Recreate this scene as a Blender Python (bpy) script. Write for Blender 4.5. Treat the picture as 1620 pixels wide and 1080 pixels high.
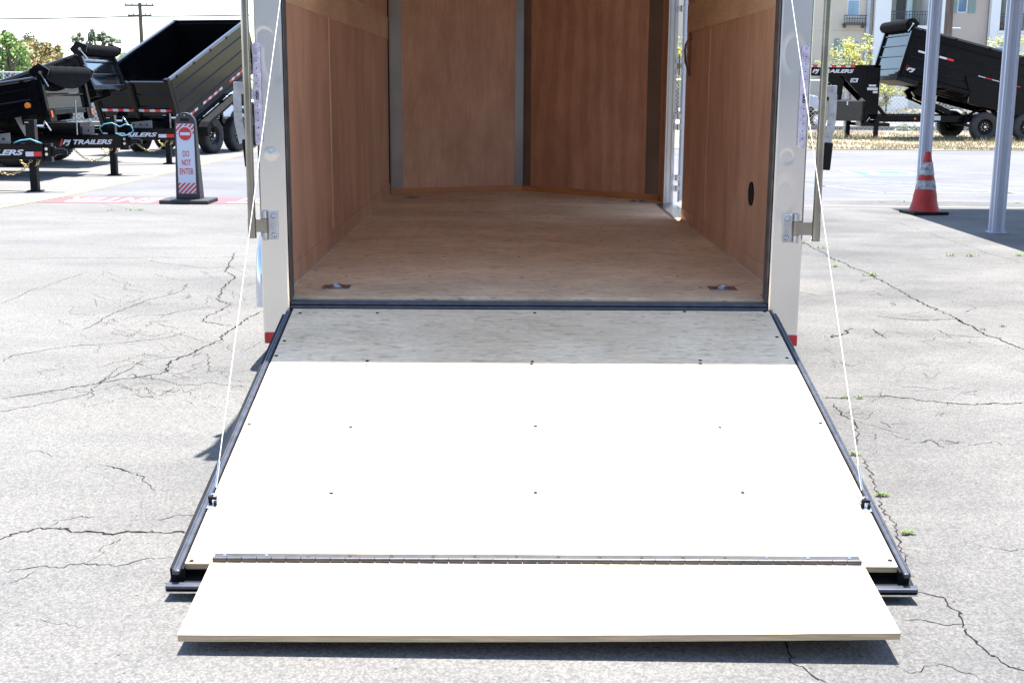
import bpy, bmesh, math, random
from math import sin, cos, radians, pi, sqrt, atan2
from mathutils import Vector, Matrix, noise as mnoise

# ---------------------------------------------------------------- camera, world, sun, exposure
for o in list(bpy.data.objects): bpy.data.objects.remove(o)
S = bpy.context.scene
CAM_H, PITCH, YAW, ROLL = 1.45, radians(11.5), radians(-0.2), radians(0.35)
cd = bpy.data.cameras.new('camera'); cam = bpy.data.objects.new('camera', cd); S.collection.objects.link(cam)
cd.sensor_width = 36; cd.lens = 2000 / 1620 * 36; cd.clip_end = 2000; cd.clip_start = .05
RM = Matrix.Rotation(YAW, 3, 'Z') @ Matrix.Rotation(pi / 2 - PITCH, 3, 'X') @ Matrix.Rotation(ROLL, 3, 'Z')
cam.matrix_world = Matrix.Translation((0, 0, CAM_H)) @ RM.to_4x4()
S.camera = cam
KX, KY = -.050, -.215                     # how far a shadow moves per metre of height
SUN = Vector((-KX, -KY, 1)).normalized()
W = bpy.data.worlds.new('World'); S.world = W; W.use_nodes = True
nt = W.node_tree; nt.nodes.clear()
sky = nt.nodes.new('ShaderNodeTexSky'); sky.sky_type = 'NISHITA'; sky.sun_disc = False
sky.sun_elevation = math.asin(SUN.z); sky.sun_rotation = atan2(SUN.x, SUN.y)
sky.air_density = 1.0; sky.dust_density = .6; sky.ozone_density = 1.2
bg = nt.nodes.new('ShaderNodeBackground'); bg.inputs[1].default_value = .125
wo = nt.nodes.new('ShaderNodeOutputWorld')
nt.links.new(sky.outputs[0], bg.inputs[0]); nt.links.new(bg.outputs[0], wo.inputs[0])
sl = bpy.data.lights.new('sun', 'SUN'); sl.energy = 4.8; sl.angle = radians(.53); sl.color = (1, .965, .91)
so = bpy.data.objects.new('sun', sl); S.collection.objects.link(so)
so.rotation_euler = SUN.to_track_quat('Z', 'Y').to_euler(); so.location = (0, 0, 30)
S.view_settings.view_transform = 'Standard'; S.view_settings.look = 'None'
S.view_settings.exposure = 1.74; S.view_settings.gamma = 1
S.cycles.max_bounces = 10; S.cycles.diffuse_bounces = 6

# ---------------------------------------------------------------- helpers
def ray(px, py): return RM @ Vector(((px - 810) / 2000, -(py - 540) / 2000, -1))
def gp(px, py, z=0.0):
    d = ray(px, py); return Vector((0, 0, CAM_H)) + d * ((z - CAM_H) / d.z)
def at(px, py, Y):
    d = ray(px, py); return Vector((0, 0, CAM_H)) + d * (Y / d.y)
R = random.Random(7)
NT = {}
def mat(name, col, rough=.6, metal=0, var=.12, scale=6, bump=0, bscale=40, coat=0, ior=1.5, stretch=(1, 1, 1), emis=None, alpha=None, rvar=0):
    if name in NT: return NT[name]
    m = bpy.data.materials.new(name); m.use_nodes = True; NT[name] = m
    t = m.node_tree; b = t.nodes['Principled BSDF']
    b.inputs['Roughness'].default_value = rough; b.inputs['Metallic'].default_value = metal
    b.inputs['Coat Weight'].default_value = coat; b.inputs['Coat Roughness'].default_value = .04; b.inputs['IOR'].default_value = ior
    tc = t.nodes.new('ShaderNodeTexCoord'); mp = t.nodes.new('ShaderNodeMapping'); mp.inputs['Scale'].default_value = stretch
    t.links.new(tc.outputs['Object'], mp.inputs[0])
    n = t.nodes.new('ShaderNodeTexNoise'); n.inputs['Scale'].default_value = scale; n.inputs['Detail'].default_value = 6
    t.links.new(mp.outputs[0], n.inputs[0])
    r = t.nodes.new('ShaderNodeValToRGB')
    r.color_ramp.elements[0].position = .3; r.color_ramp.elements[1].position = .7
    r.color_ramp.elements[0].color = tuple(max(0, c * (1 - var)) for c in col) + (1,)
    r.color_ramp.elements[1].color = tuple(min(1, c * (1 + var)) for c in col) + (1,)
    t.links.new(n.outputs['Fac'], r.inputs[0]); t.links.new(r.outputs[0], b.inputs['Base Color'])
    if rvar:
        mr = t.nodes.new('ShaderNodeMapRange'); mr.inputs[3].default_value = rough - rvar; mr.inputs[4].default_value = rough + rvar
        t.links.new(n.outputs['Fac'], mr.inputs[0]); t.links.new(mr.outputs[0], b.inputs['Roughness'])
    if bump:
        n2 = t.nodes.new('ShaderNodeTexNoise'); n2.inputs['Scale'].default_value = bscale; n2.inputs['Detail'].default_value = 4
        t.links.new(mp.outputs[0], n2.inputs[0])
        bu = t.nodes.new('ShaderNodeBump'); bu.inputs['Strength'].default_value = bump; bu.inputs['Distance'].default_value = .01
        t.links.new(n2.outputs['Fac'], bu.inputs['Height']); t.links.new(bu.outputs[0], b.inputs['Normal'])
    if emis: b.inputs['Emission Color'].default_value = emis + (1,)
    return m

def asphalt(name, dark, light, speck=.5, pscale=.5, warm=0, patch=.25, right=None):
    m = bpy.data.materials.new(name); m.use_nodes = True; t = m.node_tree; L = t.links; b = t.nodes['Principled BSDF']
    b.inputs['Roughness'].default_value = .9
    tc = t.nodes.new('ShaderNodeTexCoord')
    def no(s, d=8, r=.6, st=(1, 1, 1)):
        mp = t.nodes.new('ShaderNodeMapping'); mp.inputs['Scale'].default_value = st; L.new(tc.outputs['Object'], mp.inputs[0])
        n = t.nodes.new('ShaderNodeTexNoise'); n.inputs['Scale'].default_value = s; n.inputs['Detail'].default_value = d; n.inputs['Roughness'].default_value = r
        L.new(mp.outputs[0], n.inputs[0]); return n.outputs['Fac']
    def mul(a, bb, f=1):
        x = t.nodes.new('ShaderNodeMix'); x.data_type = 'RGBA'; x.blend_type = 'MULTIPLY'; x.inputs[0].default_value = f
        L.new(a, x.inputs[6]); L.new(bb, x.inputs[7]); return x.outputs[2]
    def ramp(f, c0, c1, p0, p1):
        r = t.nodes.new('ShaderNodeValToRGB'); r.color_ramp.elements[0].position = p0; r.color_ramp.elements[1].position = p1
        r.color_ramp.elements[0].color = c0 + (1,); r.color_ramp.elements[1].color = c1 + (1,); L.new(f, r.inputs[0]); return r.outputs[0]
    c = ramp(no(pscale, 6, .65), dark, light, .38, .62)
    if right:                                   # the worn surfacing begins gradually to the right
        c2 = ramp(no(pscale * 1.1, 6, .65), right[0], right[1], .38, .62)
        sp = t.nodes.new('ShaderNodeSeparateXYZ'); L.new(tc.outputs['Object'], sp.inputs[0])
        ad = t.nodes.new('ShaderNodeMath'); ad.operation = 'MULTIPLY_ADD'; ad.inputs[1].default_value = 3.0; L.new(no(.8, 5, .6), ad.inputs[0]); L.new(sp.outputs[0], ad.inputs[2])
        mr = t.nodes.new('ShaderNodeMapRange'); mr.inputs[1].default_value = .8; mr.inputs[2].default_value = 3.6; L.new(ad.outputs[0], mr.inputs[0])
        x = t.nodes.new('ShaderNodeMix'); x.data_type = 'RGBA'; L.new(mr.outputs[0], x.inputs[0]); L.new(c, x.inputs[6]); L.new(c2, x.inputs[7]); c = x.outputs[2]
    s0 = 1 - patch
    c = mul(c, ramp(no(.9, 5, .7, (.45, 1.4, 1)), (s0, s0, s0 * 1.02), (1.06, 1.05, 1.03), .36, .55))
    # aggregate: stones of mixed brightness in a darker binder
    v = t.nodes.new('ShaderNodeTexVoronoi'); v.inputs['Scale'].default_value = 150; L.new(tc.outputs['Object'], v.inputs[0])
    bw = t.nodes.new('ShaderNodeRGBToBW'); L.new(v.outputs['Color'], bw.inputs[0])
    c = mul(c, ramp(bw.outputs[0], (1 - speck, 1 - speck, 1 - speck * .96), (1 + speck * .55, 1 + speck * .53, 1 + speck * .5), .2, .8))
    e = ramp(v.outputs['Distance'], (1.05, 1.05, 1.05), (.82, .82, .84), .35, .75); c = mul(c, e)
    c = mul(c, ramp(no(38, 3, .8), (.88, .885, .895), (1.06, 1.055, 1.05), .36, .6))
    # sparse dark pits
    v2 = t.nodes.new('ShaderNodeTexVoronoi'); v2.inputs['Scale'].default_value = 16; L.new(tc.outputs['Object'], v2.inputs[0])
    c = mul(c, ramp(v2.outputs['Distance'], (.35, .35, .37), (1, 1, 1), .05, .11))
    L.new(c, b.inputs['Base Color'])
    bu = t.nodes.new('ShaderNodeBump'); bu.inputs['Strength'].default_value = .55; bu.inputs['Distance'].default_value = .004
    L.new(v.outputs['Distance'], bu.inputs['Height']); bu.invert = True; L.new(bu.outputs[0], b.inputs['Normal'])
    return m

def wood(name, dark, light, axis, scale=3, st=18, fleck=0, fine=1.0, rough=.65, rings=0):
    m = bpy.data.materials.new(name); m.use_nodes = True; t = m.node_tree; L = t.links; b = t.nodes['Principled BSDF']
    b.inputs['Roughness'].default_value = rough
    tc = t.nodes.new('ShaderNodeTexCoord')
    def mp(k):
        q = t.nodes.new('ShaderNodeMapping'); sc = [k, k, k]; sc[axis] = 1; q.inputs['Scale'].default_value = sc; L.new(tc.outputs['Object'], q.inputs[0]); return q.outputs[0]
    def no(s, k, d=6, r=.6, dist=0):
        n = t.nodes.new('ShaderNodeTexNoise'); n.inputs['Scale'].default_value = s; n.inputs['Detail'].default_value = d
        n.inputs['Roughness'].default_value = r; n.inputs['Distortion'].default_value = dist; L.new(mp(k), n.inputs[0]); return n.outputs['Fac']
    def ramp(f, c0, c1, p0, p1):
        r = t.nodes.new('ShaderNodeValToRGB'); r.color_ramp.elements[0].position = p0; r.color_ramp.elements[1].position = p1
        r.color_ramp.elements[0].color = c0 + (1,); r.color_ramp.elements[1].color = c1 + (1,); L.new(f, r.inputs[0]); return r.outputs[0]
    def mul(a, bb):
        x = t.nodes.new('ShaderNodeMix'); x.data_type = 'RGBA'; x.blend_type = 'MULTIPLY'; x.inputs[0].default_value = 1
        L.new(a, x.inputs[6]); L.new(bb, x.inputs[7]); return x.outputs[2]
    c = ramp(no(scale, st * .35, 5, .6, .6), dark, light, .35, .65)
    k = .13 * fine
    c = mul(c, ramp(no(scale * 3, st, 8, .7), (1 - k, 1 - k, 1 - k), (1 + k * .6, 1 + k * .6, 1 + k * .6), .35, .65))
    c = mul(c, ramp(no(1.3, 1.5, 4), (.88, .86, .84), (1.08, 1.08, 1.08), .35, .65))
    c = mul(c, ramp(no(scale * 11, st * .55, 4, .75), (1 - k * .9, 1 - k * .95, 1 - k), (1 + k * .4, 1 + k * .4, 1 + k * .4), .38, .62))
    if fleck: c = mul(c, ramp(no(1.1, 1.8, 7, .72, .8), (.86, .82, .77), (1, 1, 1), .30, .46))
    if rings:
        wv = t.nodes.new('ShaderNodeTexWave'); wv.inputs['Scale'].default_value = rings; wv.inputs['Distortion'].default_value = 9
        wv.inputs['Detail'].default_value = 3; wv.inputs['Detail Scale'].default_value = .7; L.new(mp(3.2), wv.inputs[0])
        c = mul(c, ramp(wv.outputs['Fac'], (.9, .88, .87), (1.03, 1.03, 1.03), .3, .7))
    if fleck:
        c = mul(c, ramp(no(scale * 5.5, st * .5, 2, .5), (1, 1, 1), (1 - fleck, 1 - fleck, 1 - fleck), .60, .66))
        v = t.nodes.new('ShaderNodeTexVoronoi'); v.inputs['Scale'].default_value = 4.2; L.new(mp(2.6), v.inputs[0])
        c = mul(c, ramp(v.outputs['Distance'], (.25, .22, .2), (1, 1, 1), .018, .035))
    L.new(c, b.inputs['Base Color'])
    bu = t.nodes.new('ShaderNodeBump'); bu.inputs['Strength'].default_value = .15; bu.inputs['Distance'].default_value = .002
    L.new(no(scale * 4, st), bu.inputs['Height']); L.new(bu.outputs[0], b.inputs['Normal'])
    return m

class MB:
    def __init__(s, M=None): s.bm = bmesh.new(); s.mi = 0; s.M = M or Matrix()
    def v(s, p): return s.bm.verts.new(s.M @ Vector(p))
    def f(s, vs, smooth=False):
        try: f = s.bm.faces.new(vs)
        except ValueError: return
        f.material_index = s.mi; f.smooth = smooth; return f
    def poly(s, pts): s.f([s.v(p) for p in pts]); return s
    def box(s, x0, x1, y0, y1, z0, z1):
        c = [s.v((x, y, z)) for x in (x0, x1) for y in (y0, y1) for z in (z0, z1)]
        for q in ((0, 1, 3, 2), (4, 6, 7, 5), (0, 4, 5, 1), (2, 3, 7, 6), (0, 2, 6, 4), (1, 5, 7, 3)): s.f([c[i] for i in q])
        return s
    def beam(s, p0, p1, w, h, up=(0, 0, 1)):          # rectangular bar between two points
        p0, p1 = Vector(p0), Vector(p1); d = (p1 - p0).normalized(); u = Vector(up)
        sd = d.cross(u)
        if sd.length < 1e-4: sd = d.cross(Vector((1, 0, 0)))
        sd.normalize(); u = sd.cross(d).normalized()
        c = [s.v(p + sd * a * w / 2 + u * b * h / 2) for p in (p0, p1) for a in (-1, 1) for b in (-1, 1)]
        for q in ((0, 1, 3, 2), (4, 6, 7, 5), (0, 4, 5, 1), (2, 3, 7, 6), (0, 2, 6, 4), (1, 5, 7, 3)): s.f([c[i] for i in q])
        return s
    def prism(s, pts, d):                             # pts 3D polygon, extruded by vector d
        d = Vector(d); a = [s.v(p) for p in pts]; b = [s.v(Vector(p) + d) for p in pts]; n = len(pts)
        s.f(a[::-1]); s.f(b)
        for i in range(n): s.f([a[i], a[(i + 1) % n], b[(i + 1) % n], b[i]])
        return s
    def cyl(s, p0, p1, r, r2=None, n=16, caps=True):
        p0, p1 = Vector(p0), Vector(p1); r2 = r if r2 is None else r2; d = (p1 - p0).normalized()
        a = d.orthogonal().normalized(); b = d.cross(a)
        def ring(p, rr): return [p + (a * cos(2 * pi * i / n) + b * sin(2 * pi * i / n)) * rr for i in range(n)]
        A, B = ring(p0, r), ring(p1, r2); va = [s.v(p) for p in A]; vb = [s.v(p) for p in B]
        for i in range(n): s.f([va[i], va[(i + 1) % n], vb[(i + 1) % n], vb[i]], True)
        if caps:
            if r > 1e-5: s.f([s.v(p) for p in A[::-1]])
            if r2 > 1e-5: s.f([s.v(p) for p in B])
        return s
    def tube(s, pts, r, n=8):
        pts = [Vector(p) for p in pts]; prev = None; a = None
        for i, p in enumerate(pts):
            d = (pts[min(i + 1, len(pts) - 1)] - pts[max(i - 1, 0)]).normalized()
            if a is None: a = d.orthogonal().normalized()
            a = (a - d * a.dot(d)).normalized(); b = d.cross(a)
            rr = r[i] if isinstance(r, (list, tuple)) else r
            ring = [s.v(p + (a * cos(2 * pi * k / n) + b * sin(2 * pi * k / n)) * rr) for k in range(n)]
            if prev:
                for k in range(n): s.f([prev[k], prev[(k + 1) % n], ring[(k + 1) % n], ring[k]], True)
            else: s.f(ring[::-1])
            prev = ring
        s.f(prev); return s
    def lathe(s, c, ax, prof, n=24):                  # prof: (radius, distance along ax)
        c, ax = Vector(c), Vector(ax).normalized(); a = ax.orthogonal().normalized(); b = ax.cross(a); prev = None
        for r, h in prof:
            ring = [s.v(c + ax * h + (a * cos(2 * pi * k / n) + b * sin(2 * pi * k / n)) * max(r, 1e-4)) for k in range(n)]
            if prev:
                for k in range(n): s.f([prev[k], prev[(k + 1) % n], ring[(k + 1) % n], ring[k]], True)
            prev = ring
        return s
    def build(s, name, mats, parent=None, off=None, bevel=0, seg=2, wn=False):
        me = bpy.data.meshes.new(name)
        if off is not None: bmesh.ops.translate(s.bm, vec=-Vector(off), verts=s.bm.verts)
        bmesh.ops.recalc_face_normals(s.bm, faces=s.bm.faces)
        s.bm.to_mesh(me); s.bm.free()
        for m in (mats if isinstance(mats, (list, tuple)) else [mats]): me.materials.append(m)
        o = bpy.data.objects.new(name, me); S.collection.objects.link(o)
        if parent: o.parent = parent
        if bevel:
            b = o.modifiers.new('bevel', 'BEVEL'); b.width = bevel; b.segments = seg; b.limit_method = 'ANGLE'; b.angle_limit = radians(40)
        return o
def empty(name, loc, label, cat, rz=0, group=None):
    o = bpy.data.objects.new(name, None); S.collection.objects.link(o); o.location = loc; o.rotation_euler = (0, 0, rz)
    o.empty_display_size = .2
    return tag(o, label, cat, group)
def tag(o, label, cat, group=None):
    o['label'] = label; o['category'] = cat
    if group: o['group'] = group
    return o
def struct(o, kind='structure', label=None):
    o['kind'] = kind
    if label: o['label'] = label
    return o
def copy_tree(o, parent=None):
    c = o.copy(); S.collection.objects.link(c); c.parent = parent
    for ch in list(o.children): copy_tree(ch, c)
    return c
def lettering(txt, p0, xdir, updir, h, width=None, name='lettering', m=None, parent=None, off=None, bold=.0, shear=0, lift=.002, thick=.001, space=1.0, align='LEFT'):
    """raised flat letters: p0 = lower-left corner, xdir reading direction, updir up, h cap height, width total"""
    cu = bpy.data.curves.new(name, 'FONT'); cu.body = txt; cu.size = 1; cu.shear = shear; cu.offset = bold; cu.space_character = space
    cu.resolution_u = 3
    to = bpy.data.objects.new('t', cu); S.collection.objects.link(to)
    bpy.context.view_layer.update()
    me = bpy.data.meshes.new_from_object(to.evaluated_get(bpy.context.evaluated_depsgraph_get()))
    bpy.data.objects.remove(to); me.name = name
    xs = [v.co.x for v in me.vertices]; ys = [v.co.y for v in me.vertices]
    x0, x1, y0, y1 = min(xs), max(xs), min(ys), max(ys)
    X, U = Vector(xdir).normalized(), Vector(updir).normalized(); N = X.cross(U)
    sx = (width / (x1 - x0)) if width else h / (y1 - y0)
    sy = h / (y1 - y0); o0 = Vector(off) if off is not None else Vector()
    for v in me.vertices:
        v.co = Vector(p0) + X * (v.co.x - x0) * sx + U * (v.co.y - y0) * sy + N * lift - o0
    me.materials.append(m)
    o = bpy.data.objects.new(name, me); S.collection.objects.link(o)
    if parent: o.parent = parent
    return o
def leaves(mb, c, rad, n, size, rng, squash=.8, nclump=14, crad=.42):
    """foliage: small two-triangle leaves spread through many uneven clumps"""
    cl = []
    for i in range(nclump):
        while True:
            p = Vector((rng.uniform(-1, 1), rng.uniform(-1, 1), rng.uniform(-1, 1)))
            if .2 < p.length < .95: break
        cl.append((Vector(c) + Vector((p.x * rad, p.y * rad, p.z * rad * squash)), rad * crad * rng.uniform(.55, 1.15)))
    for i in range(n):
        cc, cr = rng.choice(cl)
        d = Vector((rng.gauss(0, 1), rng.gauss(0, 1), rng.gauss(0, .8))).normalized() * cr * rng.random() ** .45
        p = cc + d; a = Vector((rng.gauss(0, 1), rng.gauss(0, 1), rng.gauss(0, 1))).normalized(); b = a.orthogonal().normalized()
        s_ = size * rng.uniform(.5, 1.3); mb.mi = rng.choice((0, 0, 1, 1, 2))
        mb.f([mb.v(p - a * s_), mb.v(p + b * s_ * .5), mb.v(p + a * s_), mb.v(p - b * s_ * .5)])
    return cl

# ---------------------------------------------------------------- materials
BLK = mat('black_paint', (.004, .004, .005),     .10, var=.25, scale=3, coat=.06, ior=1.45, bump=.006, bscale=3, rvar=.015)
for n_ in BLK.node_tree.nodes:
    if n_.type == 'BSDF_PRINCIPLED': n_.inputs['Specular IOR Level'].default_value = .2
BLKM = mat('black_matte', (.012, .012, .013), .5, var=.3, scale=8)
for n_ in BLKM.node_tree.nodes:
    if n_.type == 'BSDF_PRINCIPLED': n_.inputs['Specular IOR Level'].default_value = .1
RAILP = mat('black_rail', (.02, .02, .022), .2, var=.2, coat=1)
BLK2 = mat('black_gloss', (.02, .021, .024), .06, var=.1, scale=3, coat=.8, ior=1.5)
RUB = mat('tyre_rubber', (.022, .022, .024), .72, var=.3, scale=12, bump=.2, bscale=60)
GASK = mat('black_gasket', (.05, .055, .072), .3, var=.3, scale=30)
ALU = mat('mill_aluminium', (.72, .712, .70), .2, 1, var=.05, scale=2.2, bump=.08, bscale=3.0, rvar=.05)
ALUD = mat('aluminium_trim', (.34, .335, .33), .36, 1, var=.12, scale=3, bump=.08, bscale=5)
ZINC = mat('zinc_plate', (.46, .48, .52), .3, 1, var=.15, scale=25, rvar=.08)
GZINC = mat('yellow_zinc', (.28, .27, .245), .18, 1, var=.2, scale=9)
GOLD = mat('chain_gold', (.55, .45, .22), .4, .8, var=.3, scale=20)
CHROME = mat('chrome', (.75, .76, .8), .15, 1, var=.06, scale=10)
WHT = mat('white_paint', (.78, .79, .82), .35, var=.04, scale=4)
CWHT = mat('cable_white', (.85, .85, .85), .4, var=.05)
RED = mat('reflector_red', (.62, .02, .025), .2, var=.12, scale=30)
TRED = mat('tape_red', (.60, .02, .03), .3, var=.1, scale=30)
TWHT = mat('tape_white', (.55, .57, .62), .3, var=.06, scale=30)
AMB = mat('amber_lens', (.9, .25, .02), .2, var=.1, scale=30)
LENS = mat('clear_led_lens', (.50, .48, .60), .12, .25, var=.25, scale=45, bump=.3, bscale=90)
LEDD = mat('led_dark', (.12, .1, .17), .2, .5, var=.3, scale=60)
SCREW = mat('screw_dark', (.03, .022, .02), .5, .3, var=.2, scale=50)
for n_ in SCREW.node_tree.nodes:
    if n_.type == 'BSDF_PRINCIPLED': n_.inputs['Specular IOR Level'].default_value = 0; n_.inputs['Metallic'].default_value = 0
PLY = wood('pale_plywood', (.82, .63, .41), (.88, .70, .475), 0, 2.8, 5.5, fleck=.25, fine=1.0)
PLYF = wood('floor_plywood', (.74, .51, .31), (.86, .64, .42), 0, 2.6, 5, fleck=.35, fine=1.0)
PLYE = mat('plywood_edge', (.50, .37, .22), .8, var=.25, scale=30, stretch=(.3, 3, 8), bump=.3, bscale=120)
LUAN = wood('luan_plywood', (.61, .345, .215), (.70, .42, .27), 2, 1.8, 12, fine=.7, rough=.5, rings=1.1)
LUANB = wood('luan_band', (.68, .44, .26), (.76, .52, .32), 1, 1.5, 14, fine=.7, rough=.5)
LUANT = mat('luan_baseboard', (.56, .26, .10), .5, var=.15, scale=4, stretch=(1, 1, 8))
VOID = mat('dark_void', (.004, .004, .004), .9, var=.1)
TARP = mat('mesh_tarp', (.006, .006, .007), .9, var=.5, scale=60, stretch=(3, 1, 1), bump=.6, bscale=80)
for n_ in TARP.node_tree.nodes:
    if n_.type == 'BSDF_PRINCIPLED': n_.inputs['Specular IOR Level'].default_value = .08
CONC = mat('concrete', (.21, .205, .19), .9, var=.12, scale=1.5, bump=.2)
CYAN = mat('cyan_hose', (.10, .36, .46), .35, var=.1)

# ---------------------------------------------------------------- the setting: ground
G_L = asphalt('asphalt_light', (.137, .133, .124), (.164, .160, .149), speck=.28, patch=.14, right=((.094, .092, .088), (.162, .157, .147)))
G_LANE = asphalt('asphalt_lane', (.128, .128, .134), (.160, .160, .165), speck=.2, pscale=.4, patch=.14)
m = MB(); m.poly([(-400, -200, 0), (400, -200, 0), (400, 900, 0), (-400, 900, 0)])
struct(m.build('ground', G_L))
m = MB(); ys = 16.25
pts = [(-60, ys, .0015)] + [(x, ys + .25 * mnoise.noise(Vector((x * .7, 0, 0))), .0015) for x in [i * .5 for i in range(-40, 60)]] + [(60, ys, .0015), (60, 30.2, .0015), (-60, 30.2, .0015)]
m.poly(pts); struct(m.build('lane', G_LANE))
# parking slab behind the yellow line on the left
G_SLAB = asphalt('concrete_slab', (.165, .162, .152), (.195, .19, .178), speck=.15, pscale=.6, patch=.1)
yel = [(0, 329), (100, 311), (200, 289), (279, 271), (340, 256), (385, 245)]
yl = [gp(*p) for p in yel]; yl = [yl[0] + Vector((-.3, -3, 0))] + yl + [yl[-1] + Vector((.4, 9, 0))]
m = MB(); m.poly([(p.x, p.y, .0030) for p in yl] + [(-60, 45, .0030), (-60, 12, .0030)]); struct(m.build('parking_lot', G_SLAB))
def paint(name, col, wear=.5, scale=9):
    m = bpy.data.materials.new(name); m.use_nodes = True; t = m.node_tree; b = t.nodes['Principled BSDF']; b.inputs['Roughness'].default_value = .8
    tc = t.nodes.new('ShaderNodeTexCoord'); n = t.nodes.new('ShaderNodeTexNoise'); n.inputs['Scale'].default_value = scale; n.inputs['Detail'].default_value = 8; n.inputs['Roughness'].default_value = .75
    t.links.new(tc.outputs['Object'], n.inputs[0]); r = t.nodes.new('ShaderNodeValToRGB'); r.color_ramp.elements[0].position = wear - .06; r.color_ramp.elements[1].position = wear + .06
    r.color_ramp.elements[0].color = (.145, .145, .15, 1); r.color_ramp.elements[1].color = col + (1,)
    t.links.new(n.outputs['Fac'], r.inputs[0]); t.links.new(r.outputs[0], b.inputs['Base Color']); return m
P_Y, P_R, P_W, P_B, P_BF = paint('paint_yellow', (.26, .205, .105), .42), paint('paint_red', (.20, .075, .085), .37, 7), paint('paint_white', (.34, .34, .34), .38), paint('paint_blue', (.07, .13, .25), .33), paint('paint_blue_faded', (.21, .29, .34), .50)
def strip(mb, pts, w, z):
    pts = [Vector((p[0], p[1], 0)) for p in pts]
    for a, b in zip(pts, pts[1:]):
        d = (b - a).normalized(); n = Vector((-d.y, d.x, 0)) * w / 2
        mb.poly([(a.x + n.x, a.y + n.y, z), (a.x - n.x, a.y - n.y, z), (b.x - n.x, b.y - n.y, z), (b.x + n.x, b.y + n.y, z)])
m = MB(); strip(m, yl, .09, .0044); struct(m.build('yellow_line', P_Y))
m = MB(); m.poly([(-5.75, 15.42, .0030), (-3.05, 15.42, .0030), (-1.5, 15.42, .0030), (-1.5, 16.25, .0030), (-5.62, 16.25, .0030)]); struct(m.build('red_marking_band', P_R))
m = MB(); m.poly([(1.5, 15.6, .0030), (9, 15.3, .0030), (9, 15.45, .0030), (1.5, 15.8, .0030)]); struct(m.build('faded_red_line', paint('paint_red_faded', (.19, .15, .148), .52)))
for txt, xs_, wd in (('DO', -1.85, .6), ('NOT', -2.6, .85), ('ENTER', -4.38, 1.15)):
    struct(lettering(txt, (xs_, 16.16, .0044), (-1, 0, 0), (0, -1, 0), .66, wd, 'road_lettering', P_W, bold=.02, lift=0))
# accessible-bay marking
m = MB(); X0, X1, Y0, Y1 = 5.82, 6.85, 20.85, 22.2
m.poly([(X0, Y0, .0030), (X1, Y0, .0030), (X1, Y1, .0030), (X0, Y1, .0030)]); m.mi = 1
strip(m, [(X0, Y0), (X0, Y1)], .07, .0044); strip(m, [(X1, Y0), (X1, Y1)], .07, .0044); strip(m, [(X0, Y1), (X1, Y1)], .07, .0047)
cx, cy = 6.33, 21.3
arc = [(cx + .27 * cos(a), cy + .27 * sin(a)) for a in [radians(130 + i * 20) for i in range(12)]]; strip(m, arc, .09, .0046)
strip(m, [(cx - .12, cy + .62), (cx - .06, cy + .1), (cx + .2, cy + .1), (cx + .36, cy - .28)], .11, .0052)
m.poly([(cx - .12 + .1 * cos(i), cy + .74 + .1 * sin(i), .0046) for i in [k * .628 for k in range(10)]])
struct(m.build('accessible_parking_marking', [P_B, P_W]))
m = MB()
for a, b in (((1230, 283), (1400, 292)), ((1260, 290), (1400, 306)), ((1400, 306), (1660, 306)), ((1395, 292), (1640, 309)), ((1480, 292), (1640, 302)), ((1240, 297), (1330, 294)), ((1330, 286), (1470, 291))):
    strip(m, [gp(*a), gp(*b)], .09, .0044)
struct(m.build('blue_bay_lines', P_BF))
m = MB(); strip(m, [gp(1475, 270.5), gp(1700, 282)], .09, .0044); strip(m, [gp(1300, 252), gp(1480, 256)], .05, .0044); struct(m.build('white_bay_line', paint('paint_white_worn', (.27, .27, .275), .47)))

# cracks: jagged, thin dark ribbons a few mm above the sheet
def crack(mb, px, w, z=.0010, jit=.5, seed=0, breakup=.0):
    rng = random.Random(seed); pts = [gp(*p) for p in px]; out = []
    for a, b in zip(pts, pts[1:]):
        n = max(2, int((b - a).length / .012))
        for i in range(n): out.append(a.lerp(b, i / n))
    out.append(pts[-1]); q = []
    for i, p in enumerate(out):
        k = Vector((p.x * 3.1 + seed, p.y * 3.1, 0)); k2 = k * 6; k3 = k * 22; k4 = Vector((p.x * 130, p.y * 60, seed))
        q.append(p + Vector((mnoise.noise(k) * .05 + mnoise.noise(k2) * .035 + mnoise.noise(k3) * .018, mnoise.noise(k + Vector((9, 0, 0))) * .07 + mnoise.noise(k2 + Vector((5, 0, 0))) * .045 + mnoise.noise(k3 + Vector((5, 0, 0))) * .022, 0)) * jit + Vector((mnoise.noise(k4) * .004, mnoise.noise(k4 + Vector((3, 3, 3))) * .010, 0)))
    prev = None
    for i, p in enumerate(q):
        d = (q[min(i + 1, len(q) - 1)] - q[max(0, i - 1)]); d.z = 0
        if d.length < 1e-6: continue
        d.normalize(); nn = Vector((-d.y, d.x, 0))
        ww = w * (.25 + 1.1 * abs(mnoise.noise(Vector((p.x * 7 + seed, p.y * 7, 3)))) + .5 * rng.random()) * min(1, (i + 1) / 6, (len(q) - i) / 6 + .1)
        if breakup and mnoise.noise(Vector((p.x * 2.3, p.y * 2.3, seed))) > .62 - breakup: prev = None; continue
        w1, w2 = ww * rng.uniform(.3, 1.5), ww * rng.uniform(.3, 1.3)
        a, b = mb.v((p.x + nn.x * w1, p.y + nn.y * w1, z)), mb.v((p.x - nn.x * w2, p.y - nn.y * w2, z))
        if prev: mb.f([prev[0], prev[1], b, a])
        prev = (a, b)
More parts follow.
